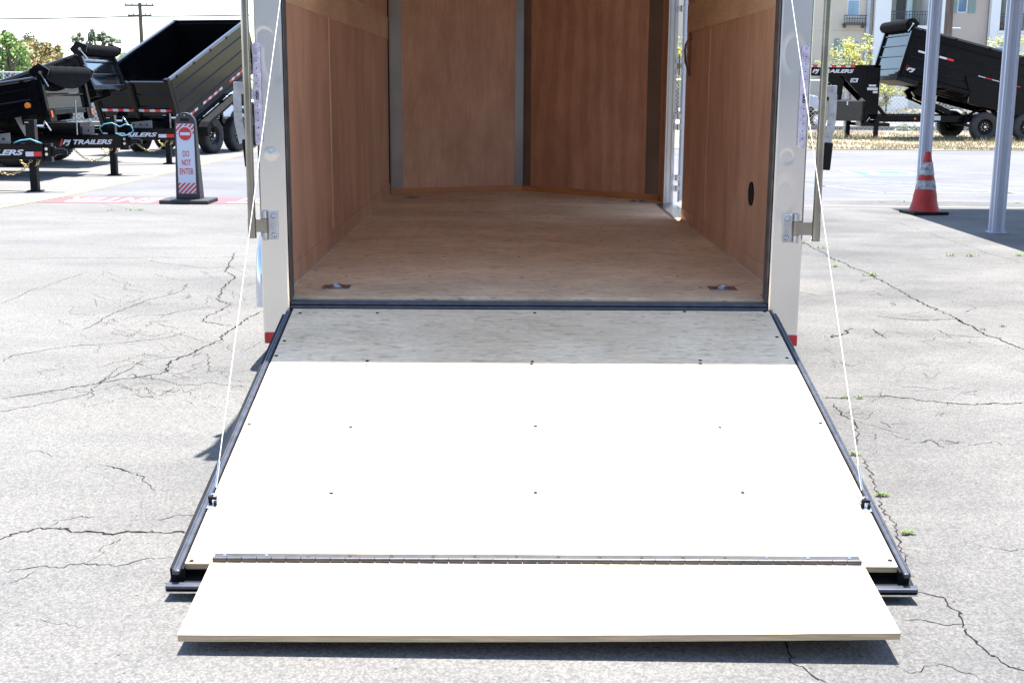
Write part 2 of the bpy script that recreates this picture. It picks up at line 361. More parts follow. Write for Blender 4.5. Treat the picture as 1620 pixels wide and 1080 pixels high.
C = [([(-20, 856), (0, 852), (60, 838), (95, 835), (130, 840), (190, 841), (240, 843), (305, 842)], .0062), ([(70, 836), (95, 826), (130, 815), (190, 814), (250, 821), (320, 813)], .0022),
     ([(0, 630), (60, 622), (120, 612), (180, 603), (215, 597), (262, 588), (268, 572), (310, 556), (350, 536), (370, 520), (395, 503), (416, 492)], .0052),
     ([(215, 598), (250, 602), (290, 610), (330, 605), (396, 612)], .003), ([(0, 572), (25, 560), (60, 555), (110, 548), (200, 541), (260, 535), (292, 525)], .0028),
     ([(0, 906), (50, 895), (100, 893), (140, 890), (180, 896), (230, 884), (280, 880)], .0018), ([(140, 890), (165, 868), (190, 850)], .0012), ([(172, 735), (200, 745), (220, 755), (240, 775)], .003),
     ([(0, 410), (100, 408), (200, 408), (395, 407)], .0035), ([(372, 400), (357, 428), (372, 438), (352, 455), (345, 475), (362, 482), (332, 500), (320, 508), (365, 516)], .005),
     ([(130, 522), (180, 495), (230, 475), (282, 462), (300, 448)], .0032), ([(0, 650), (60, 641), (140, 622), (170, 600), (200, 585), (235, 565)], .002), ([(290, 610), (345, 600), (402, 604)], .0018),
     ([(120, 615), (150, 625), (130, 635)], .0018), ([(20, 720), (60, 714), (110, 722)], .0012), ([(150, 610), (190, 580), (262, 566), (330, 560), (332, 590)], .0016), ([(200, 500), (260, 498), (330, 486), (400, 480)], .0018),
     ([(0, 928), (30, 916), (50, 902)], .0012), ([(90, 345), (250, 352), (380, 345)], .003), ([(230, 412), (330, 425), (400, 420)], .002), ([(0, 480), (60, 455), (140, 430)], .0022),
     ([(1300, 630), (1350, 628), (1400, 628), (1450, 634), (1520, 638), (1625, 637)], .0055), ([(1318, 635), (1330, 655), (1350, 665), (1360, 685), (1348, 702)], .0035),
     ([(1440, 935), (1480, 950), (1510, 970), (1530, 1000), (1560, 1030), (1600, 1055), (1630, 1066)], .0042), ([(1238, 1000), (1245, 1030), (1270, 1060), (1310, 1085)], .003),
     ([(1270, 383), (1320, 410), (1378, 436), (1420, 458), (1460, 480), (1520, 508), (1570, 532), (1625, 557)], .006), ([(1385, 500), (1450, 506), (1510, 504), (1535, 516)], .006),
     ([(1345, 518), (1325, 535), (1318, 530)], .007), ([(1430, 976), (1480, 985), (1545, 992)], .0016), ([(1392, 790), (1415, 830), (1432, 880), (1440, 930)], .003), ([(1362, 722), (1382, 760), (1395, 790)], .003),
     ([(1250, 460), (1300, 468), (1345, 462)], .002), ([(1440, 700), (1480, 698), (1500, 712)], .002), ([(1530, 860), (1590, 870), (1630, 868)], .0012), ([(1480, 520), (1500, 530), (1560, 534)], .003),
     ([(1290, 345), (1420, 352), (1560, 400), (1625, 418)], .0025), ([(1380, 520), (1400, 534)], .005), ([(1410, 525), (1440, 528)], .005), ([(150, 320), (250, 340), (300, 338)], .002),
     ([(1390, 1045), (1440, 1060), (1500, 1050), (1560, 1078)], .0012), ([(60, 975), (110, 990), (150, 985)], .0008)]
m = MB()
for i, (p, w) in enumerate(C): crack(m, p, w * (1.15 if w > .002 else 1.5), seed=i * 3.7, jit=.5 if w < .004 else .6, breakup=.08 if w < .003 else 0)
rg = random.Random(5)
for i in range(130):                      # fine alligator cracking, left middle and right
    if i < 90: x, y = rg.uniform(90, 400), rg.uniform(430, 640)
    else: x, y = rg.uniform(1290, 1610), rg.uniform(440, 720)
    p = [(x, y)]
    for k in range(rg.randint(2, 4)): x += rg.uniform(-45, 45); y += rg.uniform(-12, 12); p.append((x, y))
    if max(q[0] for q in p) > 420 and i < 90: continue
    crack(m, p, rg.uniform(.0009, .0019), seed=100 + i, jit=.7, breakup=.2)
rc_ = random.Random(77)
for p, w in C:                            # crumbled edges: small missing chips along the wider cracks
    if w < .0028: continue
    pts = [gp(*q) for q in p]; sd_ = C.index((p, w)) * 3.7; jit = .5 if w < .004 else .6
    for a, b in zip(pts, pts[1:]):
        for i in range(int((b - a).length / .05)):
            c0 = a.lerp(b, rc_.random()); k = Vector((c0.x * 3.1 + sd_, c0.y * 3.1, 0)); k2 = k * 6; k3 = k * 22
            c0 = c0 + Vector((mnoise.noise(k) * .05 + mnoise.noise(k2) * .035 + mnoise.noise(k3) * .018, mnoise.noise(k + Vector((9, 0, 0))) * .07 + mnoise.noise(k2 + Vector((5, 0, 0))) * .045 + mnoise.noise(k3 + Vector((5, 0, 0))) * .022, 0)) * jit
            n_ = rc_.randint(4, 6); r_ = w * rc_.uniform(.3, 1.3); a0 = rc_.random() * 6; dx, dy = rc_.gauss(0, w), rc_.gauss(0, w)
            m.poly([(c0.x + dx + r_ * rc_.uniform(.5, 1.9) * cos(a0 + t * 2 * pi / n_), c0.y + dy + r_ * rc_.uniform(.4, 1.1) * sin(a0 + t * 2 * pi / n_), .0016) for t in range(n_)])
struct(m.build('pavement_cracks', mat('crack_dirt', (.022, .021, .02), .95, var=.3, scale=30)))

# dry verge, street beyond, far kerb
DIRT = mat('dry_earth', (.27, .225, .15), .95, var=.28, scale=2.5, bump=.6, bscale=12)
m = MB(); n = 60
m.poly([(3, 30.0, .013)] + [(3 + i, 29.6 + .35 * mnoise.noise(Vector((i * .8, 2, 0))), .013) for i in range(1, 57)] + [(60, 30, .013), (60, 41.6, .013), (3, 41.6, .013)])
struct(m.build('dry_verge', DIRT))
m = MB(); m.box(-90, 90, 43.2, 43.35, 0, .12); m.mi = 0; m.box(-90, 90, 66, 76, 0, .13); struct(m.build('sidewalk', CONC), label='pale kerb and pavement along the far street')
m = MB(); m.poly([(-90, 43.4, .006), (90, 43.4, .006), (90, 65.9, .006), (-90, 65.9, .006)]); struct(m.build('street', mat('street_surface', (.21, .21, .215), .9, var=.08, scale=1)))
for n_ in NT['crack_dirt'].node_tree.nodes:
    if n_.type == 'BSDF_PRINCIPLED': n_.inputs['Specular IOR Level'].default_value = 0
m = MB(); g = random.Random(11)
for i in range(26000):
    y = 29.7 + 11.5 * g.random() ** 1.4; x = g.uniform(6.2, 19.5) * y / 36
    if mnoise.noise(Vector((x * .6, y * .5, 0))) < -.15 and g.random() < .75: continue
    h = g.uniform(.03, .11) * (1.6 if mnoise.noise(Vector((x * .35, y * .3, 7))) > .15 and y > 33 else .8)
    a = g.uniform(0, pi); w = .008; dx, dy = cos(a) * w, sin(a) * w; lx, ly = g.gauss(0, h * .4), g.gauss(0, h * .4)
    m.mi = 0 if g.random() < .68 else (1 if g.random() < .6 else 2)
    m.f([m.v((x - dx, y - dy, .01)), m.v((x + dx, y + dy, .01)), m.v((x + lx, y + ly, .01 + h))])
o = struct(m.build('dry_grass', [mat('straw', (.31, .265, .16), .8, var=.3, scale=3), mat('olive_grass', (.12, .14, .05), .8, var=.3, scale=3), mat('brown_grass', (.15, .11, .065), .8, var=.3)]), 'stuff', 'short straw-coloured dry grass on the verge')

# ---------------------------------------------------------------- the enclosed cargo trailer
T0 = Vector((.1, 5.42, 0))
tr = empty('cargo_trailer', T0, 'open enclosed cargo trailer with lowered ramp', 'trailer')
tr['label'] = 'open enclosed cargo trailer with reddish plywood walls and its ramp door lowered'
XL, XR, ZF, ZC = -.995, 1.215, .535, 2.68
YL, YR, YA, XA = 10.64, 10.2, 11.12, .125
OL, OR_ = -1.065, 1.266
def P(mb, name, mats, parent=None, **k): return mb.build(name, mats, parent or tr, off=T0, **k)
# floor
m = MB(); m.prism([(XL, 5.475, ZF - .03), (XR, 5.475, ZF - .03), (XR, YR, ZF - .03), (XA, YA, ZF - .03), (XL, YL, ZF - .03)], (0, 0, .03)); fl = P(m, 'floor', PLYF)
# interior plywood panels
def panel(name, m_, *b): q = MB(); q.box(*b); return P(q, name, m_)
for y0, y1 in ((5.49, 7.198), (7.204, 10.63)): panel('wall_panel', LUAN, XL - .012, XL, y0, y1, ZF, 1.80)
for y0, y1 in ((5.49, 7.838), (7.844, 8.86)): panel('wall_panel', LUAN, XR, XR + .012, y0, y1, ZF, 1.80)
panel('wall_panel', LUAN, XR, XR + .012, 9.93, YR + .1, ZF, 1.976)
panel('seam_batten', LUANB, XL, XL + .003, 7.155, 7.198, .64, 1.80)
panel('seam_batten', LUANB, XR - .003, XR, 7.83, 7.842, .64, 1.80)
for y0, y1 in ((5.49, 7.12), (7.124, YL)): panel('wall_band', LUANB, XL - .012, XL + .004, y0, y1, 1.80, 1.975)
panel('wall_band', LUANB, XR - .004, XR + .012, 5.49, 8.86, 1.80, 1.975)
panel('upper_wall_panel', LUAN, XL - .012, XL, 5.49, YL, 1.977, ZC); panel('upper_wall_panel', LUAN, XR, XR + .012, 5.49, 8.86, 1.977, ZC)
panel('upper_wall_panel', LUAN, XR, XR + .012, 9.93, YR, 1.977, ZC)
panel('kick_board', LUAN, XL, XL + .006, 5.5, YL, ZF + .001, ZF + .095); panel('kick_board', LUAN, XR - .006, XR, 5.5, 8.85, ZF + .001, ZF + .08)
panel('floor_seam', mat('caulk', (.6, .56, .5), .6), XL + .006, XL + .010, 5.5, YL, ZF, ZF + .004); panel('floor_seam', NT['caulk'], XR - .011, XR - .006, 5.5, 8.85, ZF, ZF + .004)
# V nose
def nose(a, b, z0, z1, name, mt, t=.01, inset=0):
    a, b = Vector(a), Vector(b); d = (b - a).normalized(); nn = Vector((d.y, -d.x)) ; 
    if nn.y > 0: nn = -nn
    a2, b2 = a + nn * inset, b + nn * inset
    q = MB(); q.prism([(a2.x, a2.y, z0), (b2.x, b2.y, z0), (b2.x - nn.x * t, b2.y - nn.y * t, z0), (a2.x - nn.x * t, a2.y - nn.y * t, z0)], (0, 0, z1 - z0)); return P(q, name, mt)
A_, B_, C_ = Vector((XL, YL)), Vector((XA, YA)), Vector((XR, YR))
nose(A_, B_, ZF, ZC, 'front_wall_panel', wood('luan_front', (.62, .35, .215), (.75, .46, .29), 2, 1.0, 9, fine=.7, rough=.5), .012)
nose(B_, C_, ZF, ZC, 'front_wall_panel', wood('luan_front_red', (.62, .33, .20), (.72, .41, .26), 2, 1.3, 8, fine=.6, rough=.5, rings=.8), .012)
nose(A_.lerp(B_, .01), A_.lerp(B_, .095), ZF + .05, ZC, 'corner_trim', ALUD, .003, .004); nose(C_.lerp(B_, .01), C_.lerp(B_, .10), ZF + .035, ZC, 'corner_trim', ALUD, .003, .004)
nose(B_.lerp(A_, .065), B_, ZF + .05, ZC, 'center_trim', ALUD, .003, .004); nose(B_, B_.lerp(C_, .06), ZF + .05, ZC, 'center_trim', ALUD, .003, .004)
nose(A_, B_, ZF, ZF + .05, 'baseboard', LUANT, .012, .010); nose(B_, C_, ZF, ZF + .05, 'baseboard', LUANT, .012, .010)
panel('corner_seal', VOID, XL, XL + .008, YL - .03, YL - .005, ZF, ZC)
m = MB()
for i in range(9):
    for (a, b, t) in ((A_, B_, .105), (B_, A_, .06), (B_, C_, .055), (C_, B_, .105)):
        p = a.lerp(b, t); z = ZF + .15 + i * .24; m = MB(); m.cyl((p.x, p.y - .01, z), (p.x, p.y - .014, z), .0018, n=6); P(m, 'trim_screw', CHROME)
# outer body
SKIN = mat('charcoal_skin', (.03, .03, .033), .3, var=.1, coat=.3)
nO = .07
body = [(OL, 5.5, 0), (OL, YL + .03, 0), (XA, YA + .13, 0), (OR_, YR + .05, 0)]
def skin(pts, name): 
    for a, b in pts:
        a, b = Vector(a), Vector(b); d = (b - a).normalized(); nn = Vector((-d.y, d.x, 0)) * .012
        q = MB(); q.prism([(a.x, a.y, .33), (b.x, b.y, .33), (b.x - nn.x, b.y - nn.y, .33), (a.x - nn.x, a.y - nn.y, .33)], (0, 0, 2.40)); P(q, name, SKIN)
skin([((OL, 5.5, 0), (OL, YL + .03, 0))], 'side_skin'); skin([((OL, YL + .03, 0), (XA, YA + .13, 0)), ((XA, YA + .13, 0), (OR_, YR + .05, 0))], 'nose_skin')
for y0, y1, z0, z1 in ((5.5, 8.86, .33, 2.73), (9.93, YR + .05, .33, 2.73), (8.86, 9.93, .33, .53), (8.86, 9.93, 2.42, 2.73)):
    panel('side_skin', SKIN, OR_ - .012, OR_, y0, y1, z0, z1)
panel('wall_header', LUAN, XR, XR + .012, 8.86, 9.93, 2.42, ZC)
m = MB(); m.prism([(OL + .012, 5.40, 2.73), (OR_ - .002, 5.40, 2.73), (OR_ - .002, YR + .06, 2.73), (XA, YA + .15, 2.73), (OL + .012, YL + .04, 2.73)], (0, 0, .05)); P(m, 'roof', WHT)
m = MB(); m.prism([(XL, 5.45, ZC), (XR, 5.45, ZC), (XR, YR, ZC), (XA, YA, ZC), (XL, YL, ZC)], (0, 0, .01)); P(m, 'ceiling', WHT)
m = MB(); m.box(OL + .01, OR_ - .004, 5.34, 5.50, 2.55, 2.73); P(m, 'rear_header', ALU, bevel=.01)
# chassis rails, axles, wheels, fenders
m = MB(); m.box(-.9, -.8, 5.5, 10.9, .36, .50); m.box(1.0, 1.1, 5.5, 10.5, .36, .50); m.box(-.94, 1.12, 5.46, 5.54, .34, .485)
for y in (6.2, 7.0, 7.8, 8.6, 9.4): m.box(-.8, 1.0, y, y + .05, .40, .495)
m.beam((-.85, 10.6, .42), (.1, 12.3, .42), .08, .12); m.beam((1.05, 10.2, .42), (.12, 12.3, .42), .08, .12); P(m, 'chassis', BLKM)
def wheel(parent, off, c, ax, r, w, rimr, steel=True):
    c, ax = Vector(c), Vector(ax).normalized(); k = r - rimr
    t = MB(); t.lathe(c, ax, [(rimr, -w * .42), (rimr + k * .35, -w * .5), (r - k * .22, -w * .5), (r - k * .05, -w * .40), (r, -w * .28), (r, w * .28), (r - k * .05, w * .40), (r - k * .22, w * .5), (rimr + k * .35, w * .5), (rimr, w * .42)], 32)
    for s in range(40):
        a = 2 * pi * s / 40; o1 = ax.orthogonal().normalized(); o2 = ax.cross(o1); d = o1 * cos(a) + o2 * sin(a); tt = ax.cross(d)
        for sg in (-1, 1): t.beam(c + d * (r + .002) + ax * sg * w * .06, c + d * (r + .002) + ax * sg * w * .34, .5 * 2 * pi * r / 40, .01, up=d)
    ty = t.build('tyre', RUB, parent, off=off)
    q = MB(); q.lathe(c, ax, [(rimr, w * .42), (rimr * .93, w * .40), (rimr * .86, w * .18), (rimr * .55, w * .12), (rimr * .34, w * .24), (0, w * .24)], 28)
    q.mi = 1
    for s in range(8):
        a = 2 * pi * s / 8; o1 = ax.orthogonal().normalized(); o2 = ax.cross(o1); d = o1 * cos(a) + o2 * sin(a)
        q.cyl(c + d * rimr * .44 + ax * w * .18, c + d * rimr * .44 + ax * w * .26, rimr * .055, n=6)
    q.cyl(c + ax * w * .22, c + ax * w * .42, rimr * .2, rimr * .17, n=12)
    q.mi = 2
    for s in range(8):
        a = 2 * pi * (s + .5) / 8; o1 = ax.orthogonal().normalized(); o2 = ax.cross(o1); d = o1 * cos(a) + o2 * sin(a)
        q.cyl(c + d * rimr * .7 + ax * w * .155, c + d * rimr * .7 + ax * w * .165, rimr * .09, n=8)
    q.build('rim', [BLK, CHROME, VOID], ty)
    if off is None: pass
    return ty
for x, ax in ((-1.19, (-1, 0, 0)), (1.39, (1, 0, 0))):
    for y in (7.0, 7.78): 
        ty = wheel(tr, T0, (x, y, .335), ax, .335, .2, .19)
        for ch in ty.children: ch.data.transform(Matrix.Translation(-T0))
        ty.name = 'wheel_tyre'
m = MB()
for y in (7.0, 7.78): m.cyl((-1.15, y, .335), (1.35, y, .335), .035)
P(m, 'axle', BLKM)
FEN = mat('fender_aluminium', (.55, .6, .72), .16, 1, var=.05, scale=3, bump=.05, bscale=4)
for x0, x1 in ((OL, -1.30), (OR_, 1.50)):
    m = MB(); pr_ = [(6.42, .315), (6.415, .42), (6.43, .53), (6.475, .62), (6.56, .69), (6.70, .735), (8.08, .735), (8.22, .69), (8.31, .62), (8.36, .53), (8.37, .315)]
    sx = 1 if x1 > x0 else -1
    rows = [(x0, 0), (x1 - sx * .04, 0), (x1 - sx * .012, .012), (x1, .04)]; prev = None
    for xx, ins in rows:
        cyv, czv = 7.39, .315; ring = [m.v((xx, cyv + (y - cyv) * (1 - ins * .9), czv + (z - czv) * (1 - ins * 1.6))) for y, z in pr_]
        if prev:
            for k in range(len(ring) - 1): m.f([prev[k], prev[k + 1], ring[k + 1], ring[k]], True)
        prev = ring
    inner = [m.v((x1, 7.39 + (y - 7.39) * .86, .315 + (z - .315) * .62)) for y, z in pr_]
    for k in range(len(prev) - 1): m.f([prev[k], prev[k + 1], inner[k + 1], inner[k]], False)
    P(m, 'fender', FEN)
# rear posts with their fittings
def post(x0, x1):
    m = MB(); inr = .014
    m.prism([(x0, 5.405 + inr, .335), (x0 + inr * .3, 5.405 + inr * .3, .335), (x0 + inr, 5.405, .335), (x1 - inr, 5.405, .335), (x1 - inr * .3, 5.405 + inr * .3, .335), (x1, 5.405 + inr, .335), (x1, 5.5, .335), (x0, 5.5, .335)], (0, 0, 2.215))
    # finely divided front so the sheet can carry shallow dents
    return P(m, 'rear_post', ALU)
def post_skin(x0, x1, dents):
    """front sheet of the post, with the shallow pressed dents round the lamp screws"""
    m = MB(); nx, nz = 24, 300; g_ = []
    for j in range(nz + 1):
        z = .336 + (2.54 - .336) * j / nz; row = []
        for i in range(nx + 1):
            x = x0 + .010 + (x1 - x0 - .02) * i / nx; d = .0011 * mnoise.noise(Vector((x * 4, z * 1.3, x0 * 9)))
            for (cx, cz, rx, rz, dep) in dents:
                q = ((x - cx) / rx) ** 2 + ((z - cz) / rz) ** 2
                if q < 1: d += dep * (1 - q) ** 2
            row.append(m.v((x, 5.4035 + d, z)))
        g_.append(row)
    for j in range(nz):
        for i in range(nx): m.f([g_[j][i], g_[j][i + 1], g_[j + 1][i + 1], g_[j + 1][i]], True)
    return m
for (x0, x1, dn, side) in ((OL, -.943, [(-1.02, 1.635, .045, .05, .004), (-.985, 1.555, .055, .13, .004), (-1.005, 1.155, .035, .028, -.0035), (-1.0, 1.84, .06, .06, .004)], -1),
                           (1.127, OR_, [(1.19, 1.58, .06, .11, .004), (1.180, 1.155, .035, .035, .003), (1.18, .98, .06, .12, .002)], 1)):
    po = post(x0, x1)
    m = post_skin(x0, x1, dn); P(m, 'post_skin', ALU, po)
    for z0_, z1_ in ((.53, 2.55),):
        q = MB(); xi = x1 if side < 0 else x0
        q.box(min(xi, xi - side * .007), max(xi, xi - side * .004), 5.412, 5.49, .53, 2.55); P(q, 'door_seal', mat('seal_dark', (.07, .065, .062), .5, var=.4, scale=12), po)
# little screws on the inner edge
# tail lights
for xc, side in ((-1.052, -1), (1.235, 1)):
    t_ = MB(); z0, z1, r = 1.19, 1.615, .0165
    ring = [(xc + r * cos(a), 5.3995, z1 - r + r * sin(a)) for a in [pi * i / 10 for i in range(11)]] + [(xc + r * cos(a), 5.3995, z0 + r + r * sin(a)) for a in [pi + pi * i / 10 for i in range(11)]]
    t_.prism(ring, (0, -.010, 0)); lt = P(t_, 'tail_light', LENS, bevel=.003)
    for i in range(12):
        q = MB(); zc = z0 + .045 + i * .0305
        if 5 <= i <= 6: continue
        q.lathe((xc, 5.389, zc), (0, -1, 0), [(.0105, 0), (.0095, .003), (.006, .0045), (.0035, .0035), (0, .0035)], 12); P(q, 'led_lens', LEDD if False else LENS, lt)
        q = MB(); q.cyl((xc, 5.3855, zc - .002), (xc, 5.3845, zc - .002), .0032, n=8); P(q, 'led', LEDD, lt)
    for i in range(3):
        q = MB(); zc = 1.385 + i * .0125
        q.tube([(xc + side * .001 + .0052 * cos(a), 5.3875, zc + .0052 * sin(a)) for a in [2 * pi * k / 12 for k in range(13)]], .0016, 6); P(q, 'light_ring_mark', BLKM, lt)
    for zc in (z0 + .014, z1 - .014):
        q = MB(); q.cyl((xc, 5.3895, zc), (xc, 5.386, zc), .006, n=10); P(q, 'screw', CHROME, lt)
for x0, x1 in ((-1.058, -.985), (1.188, 1.262)):
    q = MB(); q.box(x0, x1, 5.394, 5.4035, .338, .386); P(q, 'reflector', RED, bevel=.006, seg=3)
# hinges, lock bars, handles
for side, px0, bx in ((-1, -1.006, -1.091), (1, 1.196, 1.312)):
    q = MB(); q.box(px0 - .022, px0 + .022, 5.396, 5.4035, .792, .912); hi = P(q, 'hinge', ZINC, bevel=.007, seg=3)
    bz = px0 + side * .034
    for za, zb in ((.790, .822), (.884, .914)):
        q = MB(); q.cyl((bz, 5.39, za), (bz, 5.39, zb), .0125, n=18); P(q, 'hinge_knuckle', ZINC, hi)
    q = MB(); q.cyl((bz, 5.388, .824), (bz, 5.388, .882), .0145, n=18); q.box(min(bz, bx), max(bz, bx), 5.372, 5.380, .826, .880); P(q, 'hinge_strap', GZINC, hi)
    q = MB()
    for zz in (.812, .893):
        q.lathe((px0 - side * .004, 5.3965, zz), (0, -1, 0), [(.0115, 0), (.0105, .003), (.007, .006), (.005, .0065), (.004, .004), (0, .004)], 14)
    P(q, 'bolt', ZINC, hi)
    q = MB(); q.cyl((bx, 5.375, .80), (bx, 5.375, 2.62), .0165, n=20); q.cyl((bx, 5.375, .80), (bx, 5.375, .885), .018, n=20); lb = P(q, 'lock_bar', GZINC)
    # swing handle: bracket, curved flat strap, black rubber grip
    bx0 = bx; bx = bx + side * .013
    q = MB(); q.box(min(bx0, bx + side * .05), max(bx0, bx + side * .05), 5.40, 5.408, 1.405, 1.452)
    q.cyl((bx + side * .035, 5.40, 1.43), (bx + side * .035, 5.392, 1.43), .006, n=10); hb = P(q, 'handle', ZINC, lb, bevel=.002)
    q = MB(); pth = [(bx + side * .036, 1.41), (bx + side * .036, 1.33), (bx + side * .035, 1.29), (bx + side * .026, 1.24), (bx + side * .017, 1.20)]
    for a, b in zip(pth, pth[1:]): q.beam((a[0], 5.404, a[1]), (b[0], 5.404 + .0, b[1] - .001), .034, .005, up=(0, 1, 0))
    P(q, 'handle_strap', ZINC, lb)
    q = MB(); q.beam((bx + (.028 if side > 0 else -.004), 5.404, 1.215), (bx + (.020 if side > 0 else .006), 5.40, 1.10), .036, .022, up=(0, 1, 0)); P(q, 'grip', BLKM, lb, bevel=.005)
# sill with rubber seal
m = MB(); m.box(-.943, 1.127, 5.425, 5.474, .40, .520); sl_ = P(m, 'sill', GASK)
m = MB(); m.cyl((-.94, 5.418, .512), (1.124, 5.418, .512), .009, n=14); m.cyl((-.94, 5.405, .4975), (1.124, 5.405, .4975), .007, n=10); P(m, 'sill_seal', GASK, sl_)
# tie-down rings in the floor
for (x, y) in ((-.785, 5.72), (.985, 5.74), (-.78, 10.35), (1.03, 10.13)):
    q = MB(); q.box(x - .062, x + .062, y - .055, y + .055, ZF + .0005, ZF + .0035); dr = P(q, 'tie_down', ALUD, bevel=.002)
    q = MB(); q.lathe((x, y, ZF + .0040), (0, 0, 1), [(.042, 0), (.040, .004), (.034, .001), (.03, -.0005)], 20); P(q, 'dish_rim', ALUD, dr)
    q = MB(); q.lathe((x, y, ZF + .004), (0, 0, 1), [(.034, .0005), (.02, .003), (.0, .006)], 20); P(q, 'dish', CHROME, dr)
    q = MB(); q.tube([(x + .026 * cos(a), y + .026 * sin(a), ZF + .009) for a in [2 * pi * k / 16 for k in range(17)]], .004, 8); P(q, 'ring', ZINC, dr)
# screws in the floor (dark countersunk heads) seen in the photo
m_ = [(680, 437), (826, 439), (1072, 437), (580, 405), (703, 406), (821, 406), (1108, 455), (597, 380), (704, 380), (808, 380), (950, 381), (1010, 381), (635, 341), (720, 341), (818, 342), (736, 311), (821, 312), (910, 313), (918, 329), (996, 329), (950, 360), (1065, 381), (500, 428), (1205, 467), (548, 437)]
for p in m_:
    w_ = gp(p[0], p[1], ZF); 
    if abs(w_.x - .1) > 1.08: continue
    q = MB(); q.cyl((w_.x, w_.y, ZF + .0008), (w_.x, w_.y, ZF + .0002), .007, n=10); P(q, 'screw', SCREW, fl)
# round vent in the right wall, strap on the wall
q = MB(); q.cyl((XR - .003, 6.335, .92), (XR + .004, 6.335, .92), .056, n=24); vt = P(q, 'wall_vent', VOID)
q = MB(); q.tube([(XR - .003, 6.335 + .057 * cos(a), .92 + .057 * sin(a)) for a in [2 * pi * k / 24 for k in range(25)]], .004, 6); P(q, 'vent_rim', BLKM, vt)
STR = mat('strap_web', (.22, .15, .15), .8, var=.2, scale=40, stretch=(1, 1, 4))
q = MB()
zz = [1.80, 1.76, 1.72, 1.68, 1.60, 1.55, 1.51]; bulge = [.004, .006, .03, .035, .03, .01, .004]
for i in range(6): q.beam((XR - bulge[i], 8.70, zz[i]), (XR - bulge[i + 1], 8.70, zz[i + 1]), .085, .004, up=(1, 0, 0))
P(q, 'grab_strap', STR)
# side door: frame, threshold, open leaf
m = MB(); m.box(XR - .003, OR_ + .02, 9.905, 9.93, ZF, 2.42); m.box(XR + .012, XR + .028, 9.885, 9.905, ZF, 2.42); m.box(XR + .045, XR + .058, 9.875, 9.905, ZF, 2.42)
df = P(m, 'door_frame', mat('bright_aluminium', (.5, .5, .49), .25, 1, var=.06, scale=8, bump=.1, bscale=10))
BAL = NT['bright_aluminium']
m = MB(); m.box(XR - .002, OR_ + .015, 8.845, 8.862, ZF, 2.42); P(m, 'near_jamb', LUANB, df)
m = MB(); m.box(XR - .06, OR_ + .03, 8.87, 9.90, ZF + .001, ZF + .006)
for k in range(5): m.box(XR - .055 + k * .022, XR - .047 + k * .022, 8.87, 9.90, ZF + .006, ZF + .009)
P(m, 'threshold', BAL, df)
m = MB(); m.box(OR_ + .062, OR_ + .085, 9.86, 9.915, .57, 2.40); m.box(OR_ + .0855, OR_ + .86, 9.868, 9.907, .57, 2.40); lf = P(m, 'side_door', [mat('door_white', (.74, .77, .84), .35, var=.03, scale=3)])
m = MB(); m.box(OR_ + .048, OR_ + .063, 9.855, 9.86, .56, 2.41); P(m, 'door_edge', ALUD, lf)
for py in (14, 96, 114, 184, 201, 281, 298):
    z = at(1066, py, 9.86).z
    q = MB(); q.box(OR_ + .004, OR_ + .066, 9.848, 9.8545, z - .021, z + .021); q.cyl((OR_ + .035, 9.848, z - .024), (OR_ + .035, 9.848, z + .024), .008, n=10); P(q, 'door_hinge', BAL, lf)
# the ramp door
H0, H1 = Vector((0, 5.395, .492)), Vector((0, 3.452, .090)); DR = (H1 - H0).normalized(); NR = Vector((0, -DR.z, DR.y)); NR = -NR if NR.z < 0 else NR; LR = (H1 - H0).length
def rp(x, s, h=0): q = H0 + DR * s + NR * h; return Vector((x, q.y, q.z))
def rbox(mb, x0, x1, s0, s1, h0, h1): mb.prism([rp(x0, s0, h0), rp(x0, s1, h0), rp(x0, s1, h1), rp(x0, s0, h1)], (x1 - x0, 0, 0)); return mb
RX0, RX1 = -.928, 1.132
m = MB(); rbox(m, RX0, RX1, 0, LR, -.019, 0); rm = P(m, 'ramp', [PLY])
m = MB(); rbox(m, RX0 + .002, RX1 - .002, LR, LR + .0015, -.019, -.0005); P(m, 'ramp_edge', PLYE, rm)
m = MB(); rbox(m, RX0 - .01, RX1 + .01, .03, LR - .03, -.055, -.020); rbox(m, RX0 - .01, RX1 + .01, LR - .03, LR - .02, -.085, -.020); P(m, 'ramp_underframe', BLKM, rm)
for sx_, x0 in ((-1, RX0), (1, RX1)):
    m = MB(); a_, b_ = sorted((x0 + sx_ * .006, x0 + sx_ * .027)); rbox(m, a_, b_, .03, LR + .046, -.012, .004); es = P(m, 'edge_seal', GASK, rm, bevel=.005, seg=3)
    m = MB(); a_, b_ = sorted((x0 + sx_ * .019, x0 + sx_ * .023)); rbox(m, a_, b_, .04, LR + .044, .004, .007); P(m, 'seal_rib', GASK, es, bevel=.001)
    m = MB(); rbox(m, min(x0, x0 + sx_ * .040), max(x0, x0 + sx_ * .032), .05, LR + .02, -.055, -.006); P(m, 'edge_rail', BLKM, rm)
m = MB(); rbox(m, RX0 - .045, RX1 + .045, LR - .03, LR + .066, -.056, -.046); P(m, 'end_lip', BLKM, rm)
m = MB(); rbox(m, RX0 - .045, RX1 + .045, LR + .046, LR + .070, -.044, -.032); P(m, 'end_seal', GASK, rm, bevel=.005, seg=3)
m = MB(); rbox(m, RX0 - .045, RX1 + .045, LR + .070, LR + .075, -.052, -.047); P(m, 'end_trim', ALU, rm)
def onramp(px, py):
    d = ray(px, py); o_ = Vector((0, 0, CAM_H)); t = (H0 - o_).dot(NR) / d.dot(NR); q = o_ + d * t; return q
